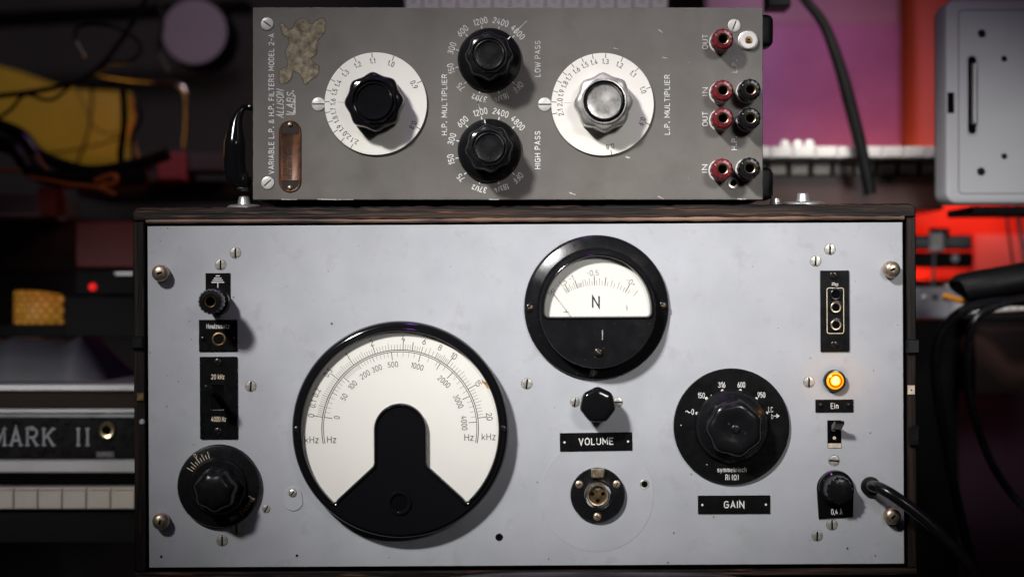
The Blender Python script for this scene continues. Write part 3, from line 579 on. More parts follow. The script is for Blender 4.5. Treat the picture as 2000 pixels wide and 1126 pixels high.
for q in (-1, 1): b.line([(-88+3.4*q*math.cos(R(38))+3*math.cos(t/10*2*math.pi), 31+3.4*q*math.sin(R(38))+3*math.sin(t/10*2*math.pi)) for t in range(10)], 0.9, hi, M_INK, True)
b.text('N', (-2, 11), 21, hi, M_INK, xs=0.85, bold=0.02)
b.stroke((-65, -8.5), (-55, -8.5), 1.2, hi, M_INKG); b.stroke((-60, -8.5), (-60, -3), 1.2, hi, M_INKG)
b.text('S', (58, 1), 6, hi, M_INKG, xs=0.7); b.text('S', (58, -3), 6, hi, M_INKG, xs=0.7)
b.build('scale_disc', lm)
b = MB(); b.stroke((-84, 27), (-50, -18), 0.7, hM+5, M_INK); b.build('needle', lm)
b = MB(); b.ringface(win2, [], Hh-10, M_GLASS); b.build('glass', lm)
for x, y, h, a in ((-130, 0, 12, 10), (129, 3, 12, -8), (2, -86, Hh, -38)):
    s_ = slot_screw(9, 4, M_BLACKSCREW if x != 129 else M_BLACKSCREW, M_BRASS, 0.12, False); s_.build('screw', lm, (x, y, h), a)
b = MB()
for k in range(8): b.stroke((8.6, -44-k*2.4), (10.4, -44-k*2.4), 1.3, Hh+0.2, M_LETTERW)
b.build('serial_mark', lm)
# --- volume knob
b = MB(); b.lathe([(31, 0, 1), (32, 8, 1), (36, 34, 1), (36.5, 46, 1), (35.5, 51, 1), (33, 54.5, 1), (29, 56.5, 1), (20, 57.6, .8), (8, 58)], M_BLACKGLOSS, 140, lobes=heptagon(7, 90, 0.955)); b.build('volume_knob', gen, loc(1168, 791, 0, 55))
# --- engraved plates
b = plate_mb(141, 36, 2.4); b.text('VOLUME', (0, 1), 12, 2.6, M_LETTER, width=68, bold=0.03)
for x in (-61.5, 62.5): b.disc((x, 0), 2.2, 2.6, M_LETTER, 14)
b.build('volume_plate', gen, loc(1164, 862), 0.55)
b = plate_mb(141, 36, 2.4); b.text('GAIN', (0, 0.5), 12.2, 2.6, M_LETTER, width=40, bold=0.03)
for x in (-62, 62): b.disc((x, 0), 2.2, 2.6, M_LETTER, 14)
b.build('gain_plate', gen, loc(1433.5, 984.5), 0)
b = plate_mb(74, 25, 2.4); b.text('Ein', (0, 0), 10, 2.6, M_LETTER, xs=0.72, bold=0.012); ep = b.build('on_plate', gen, loc(1629.5, 792))
for x in (-28, 27): slot_screw(4.4, 3.8, M_BLACKSCREW, M_BLACKSCREW, 0.05, False).build('rivet', ep, (x, 2, 2.4))
# --- microphone socket
b = MB(); b.lathe([(52, 0.9), (53, 2), (53, 8), (51.5, 10), (30, 10), (29, 10.4), (27, 9), (26, -2)], M_BLACKSATIN, 80, mats=[M_BLACKSATIN]*6+[M_HOLE]*2)
xl = b.build('microphone_socket', gen, loc(1167, 965))
b = MB(); b.lathe([(21.5, 1), (21.5, 11), (20, 13), (18, 12.5), (17.5, 7)], M_NICKEL, 48, mats=[M_NICKEL]*4+[M_BRASS])
for a in (20, 160, 270): b.disc((11*math.cos(R(a)), 10*math.sin(R(a))-1), 4, 7.3, M_HOLE, 16)
b.text('XLR', (0, 12), 4.0, 7.3, M_LETTERW, xs=0.8)
b.build('pin_insert', xl, (0, 0, 0))
b = MB(); b.prism(rrect(-13, -9, 13, 9, 3), [(0, 8), (0, 17), (2, 20)], M_NICKEL)
for k in range(5): b.box(-11+k*5, -6, -9.2+k*5, 6, 19.5, 21.5, M_NICKEL, .5)
b.build('release_tab', xl, (0, 43, 0))
for x, y, a in ((-36, 21, 40), (37, 21, 62), (-1, -42, -28)): slot_screw(8, 3.4, M_NICKEL, M_HOLE, 0.12, False).build('screw', xl, (x, y, 10), a)
# --- gain selector
b = MB(); b.lathe([(111.5, 0), (113, 1.5), (113, 6), (112, 7.5)], M_PLATE, 128)
hi = 7.8
for x, y in ((1361, 806), (1380, 777), (1411, 762), (1446, 762), (1477, 778), (1497, 806)): b.disc((x-1429, 832-y), 2.8, hi, M_LETTER, 16)
for t, x, y, wd in (('150', 1370, 771.5, 13.5), ('316', 1410, 751, 14), ('600', 1448, 751, 15), ('950', 1487, 771, 15), ('LC', 1505, 799.5, 9.5), ('symmetrisch', 1429, 916, 57), ('Ri (Ω)', 1429, 931, 26)):
    b.text(t, (x-1429, 832-y), 9.6 if t != 'symmetrisch' else 8.6, hi, M_LETTER if t != 'LC' else M_LETTERW, width=wd, bold=0.012)
b.text('0', (1353-1429, 832-803), 9.6, hi, M_LETTER, xs=0.6, bold=0.012)
wv = [(1339+k*1.0-1429, 832-803+1.8*math.sin(k/10*2*math.pi)) for k in range(11)]
b.line(wv, 1.5, hi, M_LETTER)
b.text('b', (1508-1429, 832-812.5), 9, hi, M_LETTERW, xs=0.62); b.stroke((1512-1429, 20), (1518-1429, 20), 1.6, hi, M_LETTER); b.add([(1516-1429, 24.5, hi), (1516-1429, 15.5, hi), (1522.5-1429, 20, hi)], [(0, 1, 2)], M_LETTER)
for x, y in ((1330, 829), (1389, 771), (1380, 906)): b.disc((x-1429, 832-y), 1.1, hi, M_LETTERW, 8)
gs = b.build('gain_selector', gen, loc(1429, 832, 0, 6))
b = MB(); b.lathe([(72, 7.5), (72, 12), (69, 18), (62, 24), (56, 30)], M_BLACKSATIN, 96); b.stroke((20, 66), (20, 50), 1.3, 20, M_HOLE); b.build('skirt', gs)
b = MB(); b.lathe([(57, 28, .08), (57, 40, .08), (55.5, 52, .08), (52, 59, .075), (47, 63, .06), (40, 64.5, .03), (24, 62.5), (10, 60)], M_BLACK, 140, lobes=lob(7, 76)); b.build('grip', gs)
slot_screw(9, 3, M_BLACKSCREW, M_HOLE, 0.05, False).build('screw', gs, (1, -1, 60.5), 45)
# --- mains socket plate
b = plate_mb(56, 158, 4, 1.5)
b.line(rrect(-15.5, -43.5, 17, 45, 4), 1.4, 4.25, M_CREAM, True)
for q in (0, 3.2): b.line([(-6+k*1.25, 50.5+q+1.2*math.sin(k/10*2*math.pi)) for k in range(11)], 1.4, 4.25, M_LETTER)
sp = b.build('socket_strip', gen, loc(1630, 607))
for y, rg, n_ in ((32, M_BLACKSATIN, 0), (7, M_NICKEL, 1), (-27, M_NICKEL, 2)):
    b = MB(); b.lathe([(13.5, 0.05), (13, 2.2), (10.5, 2.6), (9.6, 3.2), (7.6, 2.8), (7, 0.3)], M_BLACKSATIN, 36, mats=[M_BLACKSATIN, M_BLACKSATIN, rg, rg, M_HOLE, M_HOLE]); b.build('socket', sp, (1.5, y, 4))
slot_screw(8.5, 2.4, M_BLACKSCREW, M_HOLE, 0.14, False).build('screw', sp, (-1, 69, 4), -48); slot_screw(8.5, 2.4, M_BLACKSCREW, M_HOLE, 0.14, False).build('screw', sp, (0, -66, 4), -35)
# --- pilot lamp
b = MB(); b.lathe([(21.5, 0), (21.5, 10), (20, 13), (17.5, 13.5), (17, 9)], M_BLACK, 48, cap=False); pl = b.build('pilot_lamp', gen, loc(1629, 742.5))
b = MB(); b.lathe([(17, 8), (16.5, 12), (13, 15), (10, 16), (7.5, 16.6), (3, 17.4)], M_AMBER, 40, mats=[M_AMBER, M_AMBER, M_AMBERDARK, M_AMBER, M_AMBERHOT, M_AMBERHOT, M_AMBERHOT]); b.build('lens', pl)
l_ = loc(1629, 742.5); q_ = gen.matrix_basis @ Vector((l_[0]*S, -0.010, l_[1]*S)); lamp('pilot_glow', 'POINT', tuple(q_), (0, 0, 0), 0.006, (1.0, 0.45, 0.06), 0.004)
# --- toggle
b = MB(); b.prism(rrect(-13.5, -27, 13.5, 27, 1), [(0, 0.1), (0, .6), (1, .8)], M_HOLE); b.box(-13, -27, 13, -18, 0.9, 2.2, M_CREAMTAB, .5); b.disc((0, -7.5), 3.2, 1.4, M_CREAMTAB, 12)
tg = b.build('toggle_switch', gen, loc(1629.5, 847))
b = MB(); b.loft([[(-9, 2, 0), (9, 2, 0), (9, 14, 0), (-9, 14, 0)], [(-8, 10, 22), (9.5, 10, 22), (9.5, 20, 20), (-8, 20, 20)], [(-6, 21, 38), (11.5, 21, 38), (11.5, 28, 34), (-6, 28, 34)], [(-5.5, 23, 41), (12, 23, 41), (12, 28.5, 38), (-5.5, 28.5, 38)]], M_BLACKGLOSS)
b.build('lever', tg)
# --- fuse holder
b = MB(); b.prism([(-33, -59), (34, -56)]+arc(0, 0, 36, -4, 184, 30), [(0, 0.05), (0, 2.5), (1, 3.2)], M_PLATE); b.text('0,4 A', (2, -45), 9.5, 3.4, M_LETTER, width=22, bold=0.012, rot=1.5)
fu = b.build('fuse_holder', gen, loc(1631, 953), 0.5)
b = MB(); b.lathe([(35, 3.2), (34, 10), (29, 14), (28, 15)], M_BLACKGLOSS, 64, cap=False); b.lathe([(28, 14), (27, 34, .04), (25, 42, .04), (21, 44), (8, 44.5)], M_BLACKSATIN, 96, lobes=lob(16, 0))
for k in range(14):
    a = 2*math.pi*k/14; b.lathe([(2.6, 41), (2.2, 44), (1, 45)], M_BLACKGLOSS, 8, c=(24*math.cos(a), 24*math.sin(a)))
b.build('fuse_cap', fu, (1, 1, 0))
# --- mains lead
b = MB(); b.lathe([(19, 0), (19, 6), (17, 9), (13, 10)], M_RUBBER, 40); b.build('grommet', gen, loc(1700, 949))
p = [(1700, 949, 5), (1706, 949, 30), (1722, 954, 55), (1752, 972, 72), (1795, 1004, 80), (1840, 1045, 84), (1895, 1105, 84), (1960, 1200, 70), (1990, 1290, 30)]
b = MB(); pts = []
for a in p: l = LB(a[0], a[1], a[2], a[2]); pts.append(l)
b.tube(smooth_path(pts, 8), 11.5, M_CABLE, 20); b.build('mains_lead', gen)

# ================================================================== FILTER UNIT (upper)
UB = Frame(992, 391, 0)
flt = empty('filter_unit', ((992-CX)*S, 0, (CY-391)*S), 'grey brown filter box with two white dials, lying on top of the wooden case', 'filter unit')
UL, UR, UBt, UT = -498, 498, 1, 376
b = MB(); b.box(UL+1, UBt+1, UR-1, UT-1, -560, -7, M_TAUPE_SIDE, 2); b.build('chassis', flt)
b = MB(); b.prism(rrect(UL, UBt, UR, UT, 1.5, 2), [(0, -6.5), (0, -1.2), (1.2, 0)], M_TAUPE, mats=[M_PALE_EDGE, M_PALE_EDGE, M_TAUPE])
def u(px, py): return UB(px, py)[:2]
hi = 0.15
for t, x, y0, y1, cap, bo in (('VARIABLE L.P. & H.P. FILTERS MODEL 2-A', 530, 340, 66, 9.5, .018), ('H.P. MULTIPLIER', 868, 264, 145, 9.5, .015), ('LOW PASS', 1050, 150, 80, 9.8, .015), ('HIGH PASS', 1050, 330, 256, 9.8, .02),
                              ('L.P. MULTIPLIER', 1303, 263, 146, 9.5, .015), ('OUT', 1377, 96, 67, 9.5, .015), ('IN', 1377, 187, 171, 9.5, .015), ('OUT', 1377, 246, 218, 9.5, .015), ('IN', 1376, 337, 321, 9.5, .02), ('L.P.', 1435, 142, 117, 9, .015), ('H.P.', 1434, 293, 266, 9.5, .02)):
    c = u(x, (y0+y1)/2); b.text(t, c, cap, hi, M_LETTER if y0 > 240 else M_LETTERW, rot=90, width=abs(y0-y1), bold=bo)
b.text('ALLISON', u(547, 202), 13, hi, M_LETTERW, rot=90, width=58, bold=.018, shear=0.25)
b.text('LABS.', u(567, 199), 13, hi, M_LETTERW, rot=90, width=46, bold=.018, shear=0.25)
b.stroke(u(576, 223), u(576, 186), 2, hi, M_LETTERW); b.stroke(u(558, 223), u(576, 223.5), 2, hi+.05, M_LETTERW)
for cx, cy in ((956, 117), (956, 294)):
    c = u(cx, cy); labs = [('4800', 44), ('2400', 73.5), ('1200', 103.5), ('600', 133), ('300', 163), ('150', 193), ('75', 223.5), ('37h', 255), ('18q', 288), ('OFF', 316)]
    for t, a in labs:
        p_ = (c[0]+77*math.cos(R(a)), c[1]+77*math.sin(R(a))); ml = M_LETTERW if cy < 200 else M_LETTER
        if t[-1] in 'hq': b.text('', p_, 10.5, hi, ml, rot=a-90, xs=0.68, bold=.018, runs=[(t[:2], 1, 0), ('1/2' if t[-1] == 'h' else '3/4', 0.82, 0.1)], gap=-1)
        else: b.text(t, p_, 10.8, hi, ml, rot=a-90, xs=0.70, bold=.018)
        b.tick(c, a if t[-1] not in 'hq' else a-2, 60, 68, 2, hi, ml)
# scratches and edge chips in the paint
for x0, y0, x1, y1, wd in ((1003, 64, 1029, 41, 1.6), (929, 190, 938, 215, 2.2), (932, 196, 936, 212, 2), (1286, 58, 1294, 64, 1.5), (1294, 112, 1304, 114, 1.5), (1198, 94, 1208, 96, 1), (1222, 306, 1230, 308, 3), (1112, 376, 1124, 380, 2), (1285, 383, 1296, 388, 1.6), (550, 389, 580, 389.5, 1.2), (620, 389, 690, 389.6, 1.3), (955, 389, 975, 389.4, 1.4), (1440, 388, 1456, 388.4, 2)):
    a_, c_ = u(x0, y0), u(x1, y1); m_ = ((a_[0]+c_[0])/2+wd*.4, (a_[1]+c_[1])/2-wd*.3)
    b.stroke(a_, m_, wd, hi, M_LETTERW); b.stroke(m_, c_, wd*.6, hi+.02, M_LETTERW)
fp = b.build('front_panel', flt)
# glue patch
gp = [(190, 130), (240, 160), (285, 105), (330, 110), (350, 130), (420, 100), (420, 170), (385, 220), (380, 290), (350, 320), (390, 360), (385, 400), (345, 430), (320, 450), (290, 400), (255, 385), (230, 440), (185, 445), (185, 380), (230, 350), (215, 280), (235, 220), (195, 180)]
pts = [u(480+x/2.747, y/2.747) for x, y in gp][::-1]
fine = [(p[0]+random.uniform(-1.4, 1.4), p[1]+random.uniform(-1.4, 1.4)) for p in [(v.x, v.y) for v in smooth_path([(x, y, 0) for x, y in pts+[pts[0]]], 5)[:-1]]]
M_GLUEHALO = mat('glue_halo_stain', (0.085, 0.072, 0.052), 0.6, var=0.3, vscale=120)
b = MB(); b.ringface(offset(fine, -2.2), [], 0.03, M_GLUEHALO); b.loft([[(x, y, h) for x, y in offset(fine, o_)] for o_, h in ((0, 0.05), (0.6, 0.8))], M_GLUE, cap=False); b.ringface(offset(fine, 0.6), [], 0.8, M_GLUE); b.build('glue_residue', flt)
# property tag
b = MB(); b.prism(rrect(-22, -70, 22, 70, 21.5, 10), [(0, 0.05), (0, 1.2), (1.2, 2.2), (3.0, 2.2), (4, 1.5)], M_COPPER)
b.prism(rrect(-17, 44, 17, 65, 14, 6, (0, 0, 1, 1)), [(0, 1.6), (0.5, 2.0)], M_COPPERDARK); b.prism(rrect(-17, -65, 17, -46, 14, 6, (1, 1, 0, 0)), [(0, 1.6), (0.5, 2.0)], M_COPPERDARK)
b.text('ENGINEERING', (-10, 0), 7.5, 1.8, M_COPPERDARK, rot=90, width=74, bold=.03); b.text('RESEARCH INSTITUTE', (0, 0), 7.5, 1.8, M_COPPERDARK, rot=90, width=88, bold=.03)
tagp = b.build('property_tag', flt, UB(566.5, 305.5))
for y in (62, -61):
    b = MB(); b.lathe([(5, 0), (4.6, 2), (3, 3.6), (1, 4.1)], M_NICKEL, 20); b.build('rivet', tagp, (0, y, 2))
for px, py, a in ((522, 47, -36), (523, 357, 42), (1434, 50, 68)): screw('white', px, py, a, flt, 0, fr=UB)
# index marks (half under the dials)
def index_mark(px, py):
    b = MB(); b.lathe([(13, 0), (13, 1.6), (12, 2.2)], M_WHITESCREW, 36); b.stroke((-12.5, 0), (12.5, 0), 2.4, 2.5, M_INK); b.build('index_mark', flt, UB(px, py))
index_mark(622, 203.5); index_mark(1064, 204)
# knobs of the filter
def lobed_knob(R0, h0, h1, m, cap_m=None, n=8, ph=90, amp=.085):
    b = MB(); cm = cap_m or m
    prof = [(R0*.93, h0, amp*.7), (R0, h0+6, amp), (R0, h1-14, amp), (R0*.975, h1-8, amp), (R0*.93, h1-4, amp*.95), (R0*.86, h1-2, amp*.6), (R0*.79, h1-1.5, amp*.2), (R0*.765, h1-1, 0), (R0*.74, h1+2.4), (R0*.70, h1+2.6), (R0*.675, h1-2), (R0*.645, h1-2.4), (R0*.625, h1+2.2), (R0*.59, h1+2.6), (R0*.565, h1-.6), (R0*.53, h1-1.0), (R0*.3, h1-1.2)]
    b.lathe(prof, m, 144, lobes=lob(n, ph, .85), mats=[m]*9+[M_BLACK if cap_m else m]*5+[cm]*4)
    return b
def dial(px, py, angs, label_knob, m, cap_m, ph, kx, ky):
    b = MB(); b.lathe([(99, 2.6), (100, 3.2), (100, 5), (99.3, 5.8)], M_WHITE, 128)
    b.lathe([(30, 0), (30, 2.6)], M_ALU, 24)
    for t, a in angs:
        b.tick((0, 0), a, 90, 99.6, 1.3, 6.0, M_INK)
        if t == '2.1': pass
        b.text(t, (83.5*math.cos(R(a)), 83.5*math.sin(R(a))), 9.0, 6.0, M_INK, rot=a-90, xs=0.70, bold=0.016)
    b.tick((0, 0), 177.5, 62, 75, 0.6, 6.0, M_INKG)
    o = b.build('multiplier_dial', flt, UB(px, py, 0, 4))
    lobed_knob(57.5, 7, 58, m, cap_m, 8, ph).build('knob', o, (0, 0, 0))
A1 = [('0.8', -29.7), ('0.9', 26.4), ('1.0', 69.1), ('1.1', 94.4), ('1.2', 114.8), ('1.3', 134.9), ('1.4', 151.5), ('1.5', 164.2), ('1.6', 177.5), ('1.7', 190), ('1.8', 201.3), ('1.9', 214.3), ('2.0', 227.4), ('2.1', 240.6)]
A2 = [('0.8', -79.9), ('0.9', -23.4), ('1.0', 19.6), ('1.1', 45.3), ('1.2', 66.8), ('1.3', 86.4), ('1.4', 101.7), ('1.5', 114.5), ('1.6', 127.8), ('1.7', 141), ('1.8', 152.5), ('1.9', 164.9), ('2.0', 177.3), ('2.1', 191)]
dial(734, 203, A1, '', M_BLACKGLOSS, None, 93, 0, 0)
dial(1177, 204, A2, '', M_SHEENGREY, M_SHEENGREY, 92, 0, 0)
for px, py, a, ph in ((956, 117, 47, 46), (956, 294, 99, 98)):
    b = MB(); b.lathe([(60, 1.0), (62, 2.5), (62, 6), (60, 9), (52, 15), (46, 20)], M_BLACK, 96)
    b.tick((0, 0), a, 47, 60, 2, 14.5, M_LETTER)
    k_ = b.build('cutoff_knob', flt, UB(px, py, 0, 4))
    lobed_knob(46, 18, 76, M_BLACKSATIN, None, 8, ph, .085).build('grip', k_, (0, 0, 0))
# binding posts
def post(m):
    b = MB(); b.lathe([(22, 0), (22, 2), (21, 3)], M_WHITEINS, 40)
    b.lathe([(14, 4), (16, 8), (20.5, 10, .04), (21.5, 16, .05), (21.5, 40, .05), (20, 45, .04), (17, 47.5), (12, 48), (11, 46)], m, 100, lobes=lob(12, 0), cap=False)
    b.lathe([(11, 46), (10.2, 48.5), (9, 47.8), (8.6, 25)], M_GOLD, 32, mats=[M_GOLD, M_GOLD, M_BRASS, M_HOLE])
    return b
pr = pk = None
for px, py in ((1411, 78), (1411, 178), (1411, 232), (1410, 331)):
    l = UB(px, py, 0, 36)
    if pr: dup(pr, flt, l)
    else: pr = post(M_RED).build('red_terminal', flt, l)
for px, py in ((1464, 176), (1464, 232), (1463, 329)):
    l = UB(px, py, 0, 36)
    if pk: dup(pk, flt, l)
    else: pk = post(M_BLACKSATIN).build('black_terminal', flt, l)
b = MB(); b.lathe([(20, 0), (20, 2), (18.5, 3), (17.5, 3), (17, 9), (15, 10.5), (7.5, 10), (7, 9)], M_WHITEINS, 40, mats=[M_ALU, M_ALU, M_ALU]+[M_WHITEINS]*3+[M_BRASS]*2); b.prism([(-4, -4), (4, -4), (4, 4), (-4, 4)], [(0, 9), (0, 14), (1, 15)], M_BRASS); b.disc((0, 0), 2.4, 15.2, M_HOLE, 12); b.build('bare_terminal', flt, UB(1461, 80))
b = MB(); b.lathe([(11, 0), (11, 1.6), (9.5, 2.4), (6, 1.6), (5.5, .4)], M_SCREW, 28, mats=[M_SCREW]*3+[M_HOLE]*2); b.build('ground_socket', flt, UB(1432, 358))
# rubber feet on the side, small feet under, handle
def sidefoot(py, hh):
    b = MB(); rings = []
    for x, k in ((0, 1), (14, .98), (21, .9), (24.5, .74)):
        rings.append([(x, y*k, z*k) for y, z in rrect(-hh/2, -30, hh/2, 30, 9, 5)])
    b.loft(rings, M_RUBBER); b.build('rubber_foot', flt, (UR-0.5, UB(1490, py)[1], -50))
sidefoot(56, 64); sidefoot(357, 64)
for x in (-440, 440):
    for h in (-80, -500): b = MB(); b.box(-25, -7.8, 25, 2.2, -25, 25, M_RUBBER, 2); b.build('pad', flt, (x, 0, h))
hd = [(UL+2, UB(0, 206)[1], -60), (-513, UB(0, 203)[1], -60), (-528, UB(0, 207)[1], -58), (-539, UB(0, 232)[1], -56), (-542, UB(0, 275)[1], -54), (-542, UB(0, 318)[1], -54), (-538, UB(0, 342)[1], -56), (-525, UB(0, 350)[1], -60), (UL+2, UB(0, 346)[1], -62)]
b = MB(); sp_ = smooth_path(hd, 7); rad = []
for v_ in sp_:
    z = UB(0, 0)[1]-v_.y; f_ = min(1, max(0, (z-205)/70)); r_ = 6+15*f_
    if v_.x > -515: r_ = 7
    rad.append(r_)
b.tube(sp_, rad, M_BLACKGLOSS, 24); hnd = b.build('carry_handle', flt, smooth=60)
for py in (206, 346): b = MB(); b.tube([(UL+1, UB(0, py)[1], -60), (UL-7, UB(0, py)[1], -60), (UL-9, UB(0, py)[1], -60)], [9, 9, 5], M_COPPER, 16); b.build('ferrule', hnd)

# ================================================================== BACKGROUND
def k_at(d): return S*(D+d)/D
def B(px, py, d): q = (D+d)/D; return ((px-CX)*q*S, d*S, (CY-py)*q*S)
def bobj(mb, name, px, py, d, label, cat, group=None, parent=None, kind=None, smooth=35):
    o = mb.build(name, None, k=k_at(d), world=B(px, py, d), smooth=smooth); return tag(o, label, cat, group, kind)
def bbox(name, x0, y0, x1, y1, d, depth, m, label, cat, bev=2):
    b = MB(); w2 = (x1-x0)/2; b.box(-w2, 0, w2, y1-y0, -depth, 0, m, bev); return bobj(b, name, (x0+x1)/2, y1, d, label, cat)
def bpart(mb, name, parent, dx, dy, d, h=0):
    o = mb.build(name, parent, k=k_at(d)); q = k_at(d); o.location = (dx*q, -h*q, dy*q); return o
def cable(pts, r, label, m=M_CABLE, cat='cable', name='cable', n=10, group=None):
    P = [Vector(B(*p)) for p in pts]; o0 = P[0]; b = MB(); sp = smooth_path([((v-o0).x/S, (v-o0).z/S, -(v-o0).y/S) for v in P], 8)
    b.tube(sp, r, m, n); o = b.build(name, None, world=tuple(o0)); return tag(o, label, cat, group)

# room shell and table
b = MB(); b.box(-3200, -1500, 3200, 2200, -60, 0, M_WALL, 1); o = bobj(b, 'wall', 1000, 563, 2600, None, None, kind='structure')
b = MB(); b.box(-3200, -40, 3200, 0, -3000, 900, M_DARKWOOD, 1); o = b.build('floor', None, world=(0, 0, -0.95)); o['kind'] = 'structure'
tbl = empty('table', ((1029-CX)*S, 0.1, -0.95), 'black table carrying the stacked equipment', 'table')
zt = (CY-1126.6)*S
b = MB(); b.box(-775, -40, 775, 0, -900, 30, M_BLACKMATT, 3); t_ = b.build('tabletop', tbl); t_.location = (0, -0.05, zt+0.95)
for x in (-950, 950):
    for y in (0, -0.0):
        pass
for x in (-0.235, 0.235):
    for y in (-0.03, 0.20):
        b = MB(); b.box(-25, 0, 25, (zt+0.95)/S-41, -25, 25, M_DARKWOOD, 3); l_ = b.build('leg', tbl); l_.location = (x, y, 0)
# cushion at the bottom front
b = MB(); n = 40; rings = []
for i in range(n+1):
    x = -360+720*i/n; e = math.sqrt(max(0, 1-(x/362)**6)); y0 = 7-7*(x/360)**2
    rings.append([(x, y0-70+70*e*math.cos(t), 55*e*math.sin(t)) for t in [2*math.pi*j/24 for j in range(24)]])
b.loft(rings, M_LEATHER, True, True); pts_ = [(x_/100*100, 0, 0) for x_ in range(2)]
o = b.build('bench_cushion', None, world=((1160-CX)*0.95*S, -0.075, (CY-1113)*0.95*S), smooth=60); tag(o, 'black padded leather cushion edge just below the grey panel', 'cushion')

# --- stage piano at the left
d = 330
pn = empty('stage_piano', B(60, 1010, d), 'stage piano with silver rails and slab lettering on its black name rail', 'piano')
def pb(name, x0, y0, x1, y1, h0, h1, m, bev=1.5):
    b = MB(); b.box(x0-60, 1010-y1, x1-60, 1010-y0, h0, h1, m, bev); return bpart(b, name, pn, 0, 0, d)
PX0, PX1 = -420, 300
pb('top_rail', PX0, 748, PX1, 763, -500, 10, M_SILVER, 3); pb('lid', PX0, 764, PX1, 796, -500, -8, M_DARKWOOD); pb('trim', PX0, 797, PX1, 806, -60, 6, M_SILVER, 2); pb('trim', PX0, 807, PX1, 815, -60, 0, M_OLDGREY, 1)
b = MB(); b.box(PX0-60, 1010-894, PX1-60, 1010-816, -60, -4, M_PLATE, 1)
def slab(st, x, y, cap, wd, gap):
    for ch in st:
        b.text(ch, (x+wd/2, y), cap, -3.5, M_OLDGREY, width=wd if ch != 'I' else wd*.42, bold=.02)
        fx = {'M': (.08, .92), 'A': (.08, .92), 'R': (.12, .9), 'K': (.12, .9), 'I': (.5,)}[ch]
        for f_ in fx:
            for e in (-1, 1):
                if ch in 'A' and e > 0: continue
                if ch == 'R' and e > 0 and f_ > .5: continue
                b.stroke((x+wd*f_-4.5, y+e*(cap/2-1.2)), (x+wd*f_+4.5, y+e*(cap/2-1.2)), 2.6, -3.3, M_OLDGREY)
        x += wd+gap
slab('MARK', -14-60, 1010-853, 34, 24, 8); slab('II', 145-60-2, 1010-853, 34, 18, 0)
b.prism(rrect(187-60, 1010-893, 222-60, 1010-881, 1), [(0, -4), (0, -3)], M_GREYBOX); b.text('INPUT', (204-60, 1010-887), 6, -2.8, M_OLDGREY, width=26)
bpart(b, 'name_rail', pn, 0, 0, d)
b = MB(); b.lathe([(17, -4), (17, 0), (14, 4), (9, 3), (7, -2)], M_GOLD, 32, mats=[M_NICKEL, M_GOLD, M_GOLD, M_HOLE, M_HOLE]); bpart(b, 'input_jack', pn, 209-60, 1010-840, d)
pb('key_slip', PX0, 896, PX1, 922, -60, 10, M_SILVER, 3)
pb('felt_strip', PX0, 923, PX1, 946, -60, -6, M_HOLE)
x = 34.0-47*9; kk = None
while x < 290:
    b = MB(); b.box(-22.6, -21, 22.6, 14, -200, 26, M_KEYOLD, 2); b.box(-23, 14.5, 23, 21, -200, 24, M_KEYOLD, 2)
    if kk is None: kk = bpart(b, 'white_key', pn, x+23.5-60, 1010-969, d)
    else:
        c_ = kk.copy(); C.objects.link(c_); c_.parent = pn; c_.location = ((x+23.5-60)*k_at(d), 0, (1010-969)*k_at(d))
    x += 47
pb('key_bed', PX0, 992, PX1, 1060, -400, -2, M_BLACKMATT); pb('body', PX0, 816, PX1, 990, -500, -240, M_BLACKMATT)
# dust cover lying on the piano
b = MB(); n = 60; rings = []
for hh in (0, 1, 2, 3):
    pass
prof = []
for i in range(n+1):
    x = -260+470*i/n; y = 82+5*math.sin(x/19)+4*math.sin(x/11+1)
    if x > 150: y = min(y, (212-x)*1.35)
    prof.append((x, max(3, y)))
rings = []
for h_, s_ in ((-260, .7), (-200, .95), (-60, 1.0), (-20, .9), (0, .55), (10, .02)):
    rings.append([(x, y*s_+random.uniform(-1, 1), h_) for x, y in prof])
vs_ = [p for r in rings for p in r]; m_ = n+1
b.add(vs_, [(i*m_+j, i*m_+j+1, (i+1)*m_+j+1, (i+1)*m_+j)[::-1] for i in range(len(rings)-1) for j in range(n)], M_COVERCLOTH)
bobj(b, 'dust_cover', 0, 747, d+120, 'crumpled dark grey dust cover lying on top of the piano', 'cover', smooth=60)
# boxes left of the case
bbox('black_box', 124, 578, 330, 658, 760, 260, M_BLACKMATT, 'plain black box under the device with a red light', 'box')
db = MB(); db.box(-90, 0, 110, 50, -200, 0, M_BLACKMATT, 3); dv = bobj(db, 'effects_unit', 235, 576, 760, 'small black device with one glowing red light, standing on a black box', 'audio device')
b = MB(); b.lathe([(7.5, 0), (7, 4), (5, 7), (2, 8)], M_LED, 20); bpart(b, 'indicator_light', dv, -54, 16, 760)
b = MB(); b.box(-18, -3, 18, 3, 0, 3, M_SILVER, 1); bpart(b, 'label_strip', dv, 8, 42, 760)
bbox('red_box', 148, 434, 330, 522, 900, 300, M_REDWOOD, 'dark red wooden box behind the left end of the case', 'box')
bbox('shelf', -300, 424, 148, 530, 1150, 350, M_DARKWOOD, 'dark brown wooden shelf at far left', 'shelf')
b = MB(); b.box(-160, 0, 76, 38, -300, 0, M_GREYBOX, 3); dk = bobj(b, 'tape_deck', 0, 417, 900, 'low dark device with a pale metal line along its foot at far left', 'audio device'); b = MB(); b.box(-160, -4, 76, 0, -300, 3, M_OLDGREY, 1); bpart(b, 'foot_strip', dk, 0, 0, 900)
b = MB(); b.box(-14, 0, 14, 55, -100, 0, M_REDWOOD, 2); bobj(b, 'wood_block', 88, 420, 905, 'small red brown wood block beside the low dark device', 'block')
bbox('shelf_board', 150, 352, 520, 384, 1250, 300, M_DARKWOOD, 'dark brown shelf board behind the black handle', 'shelf')
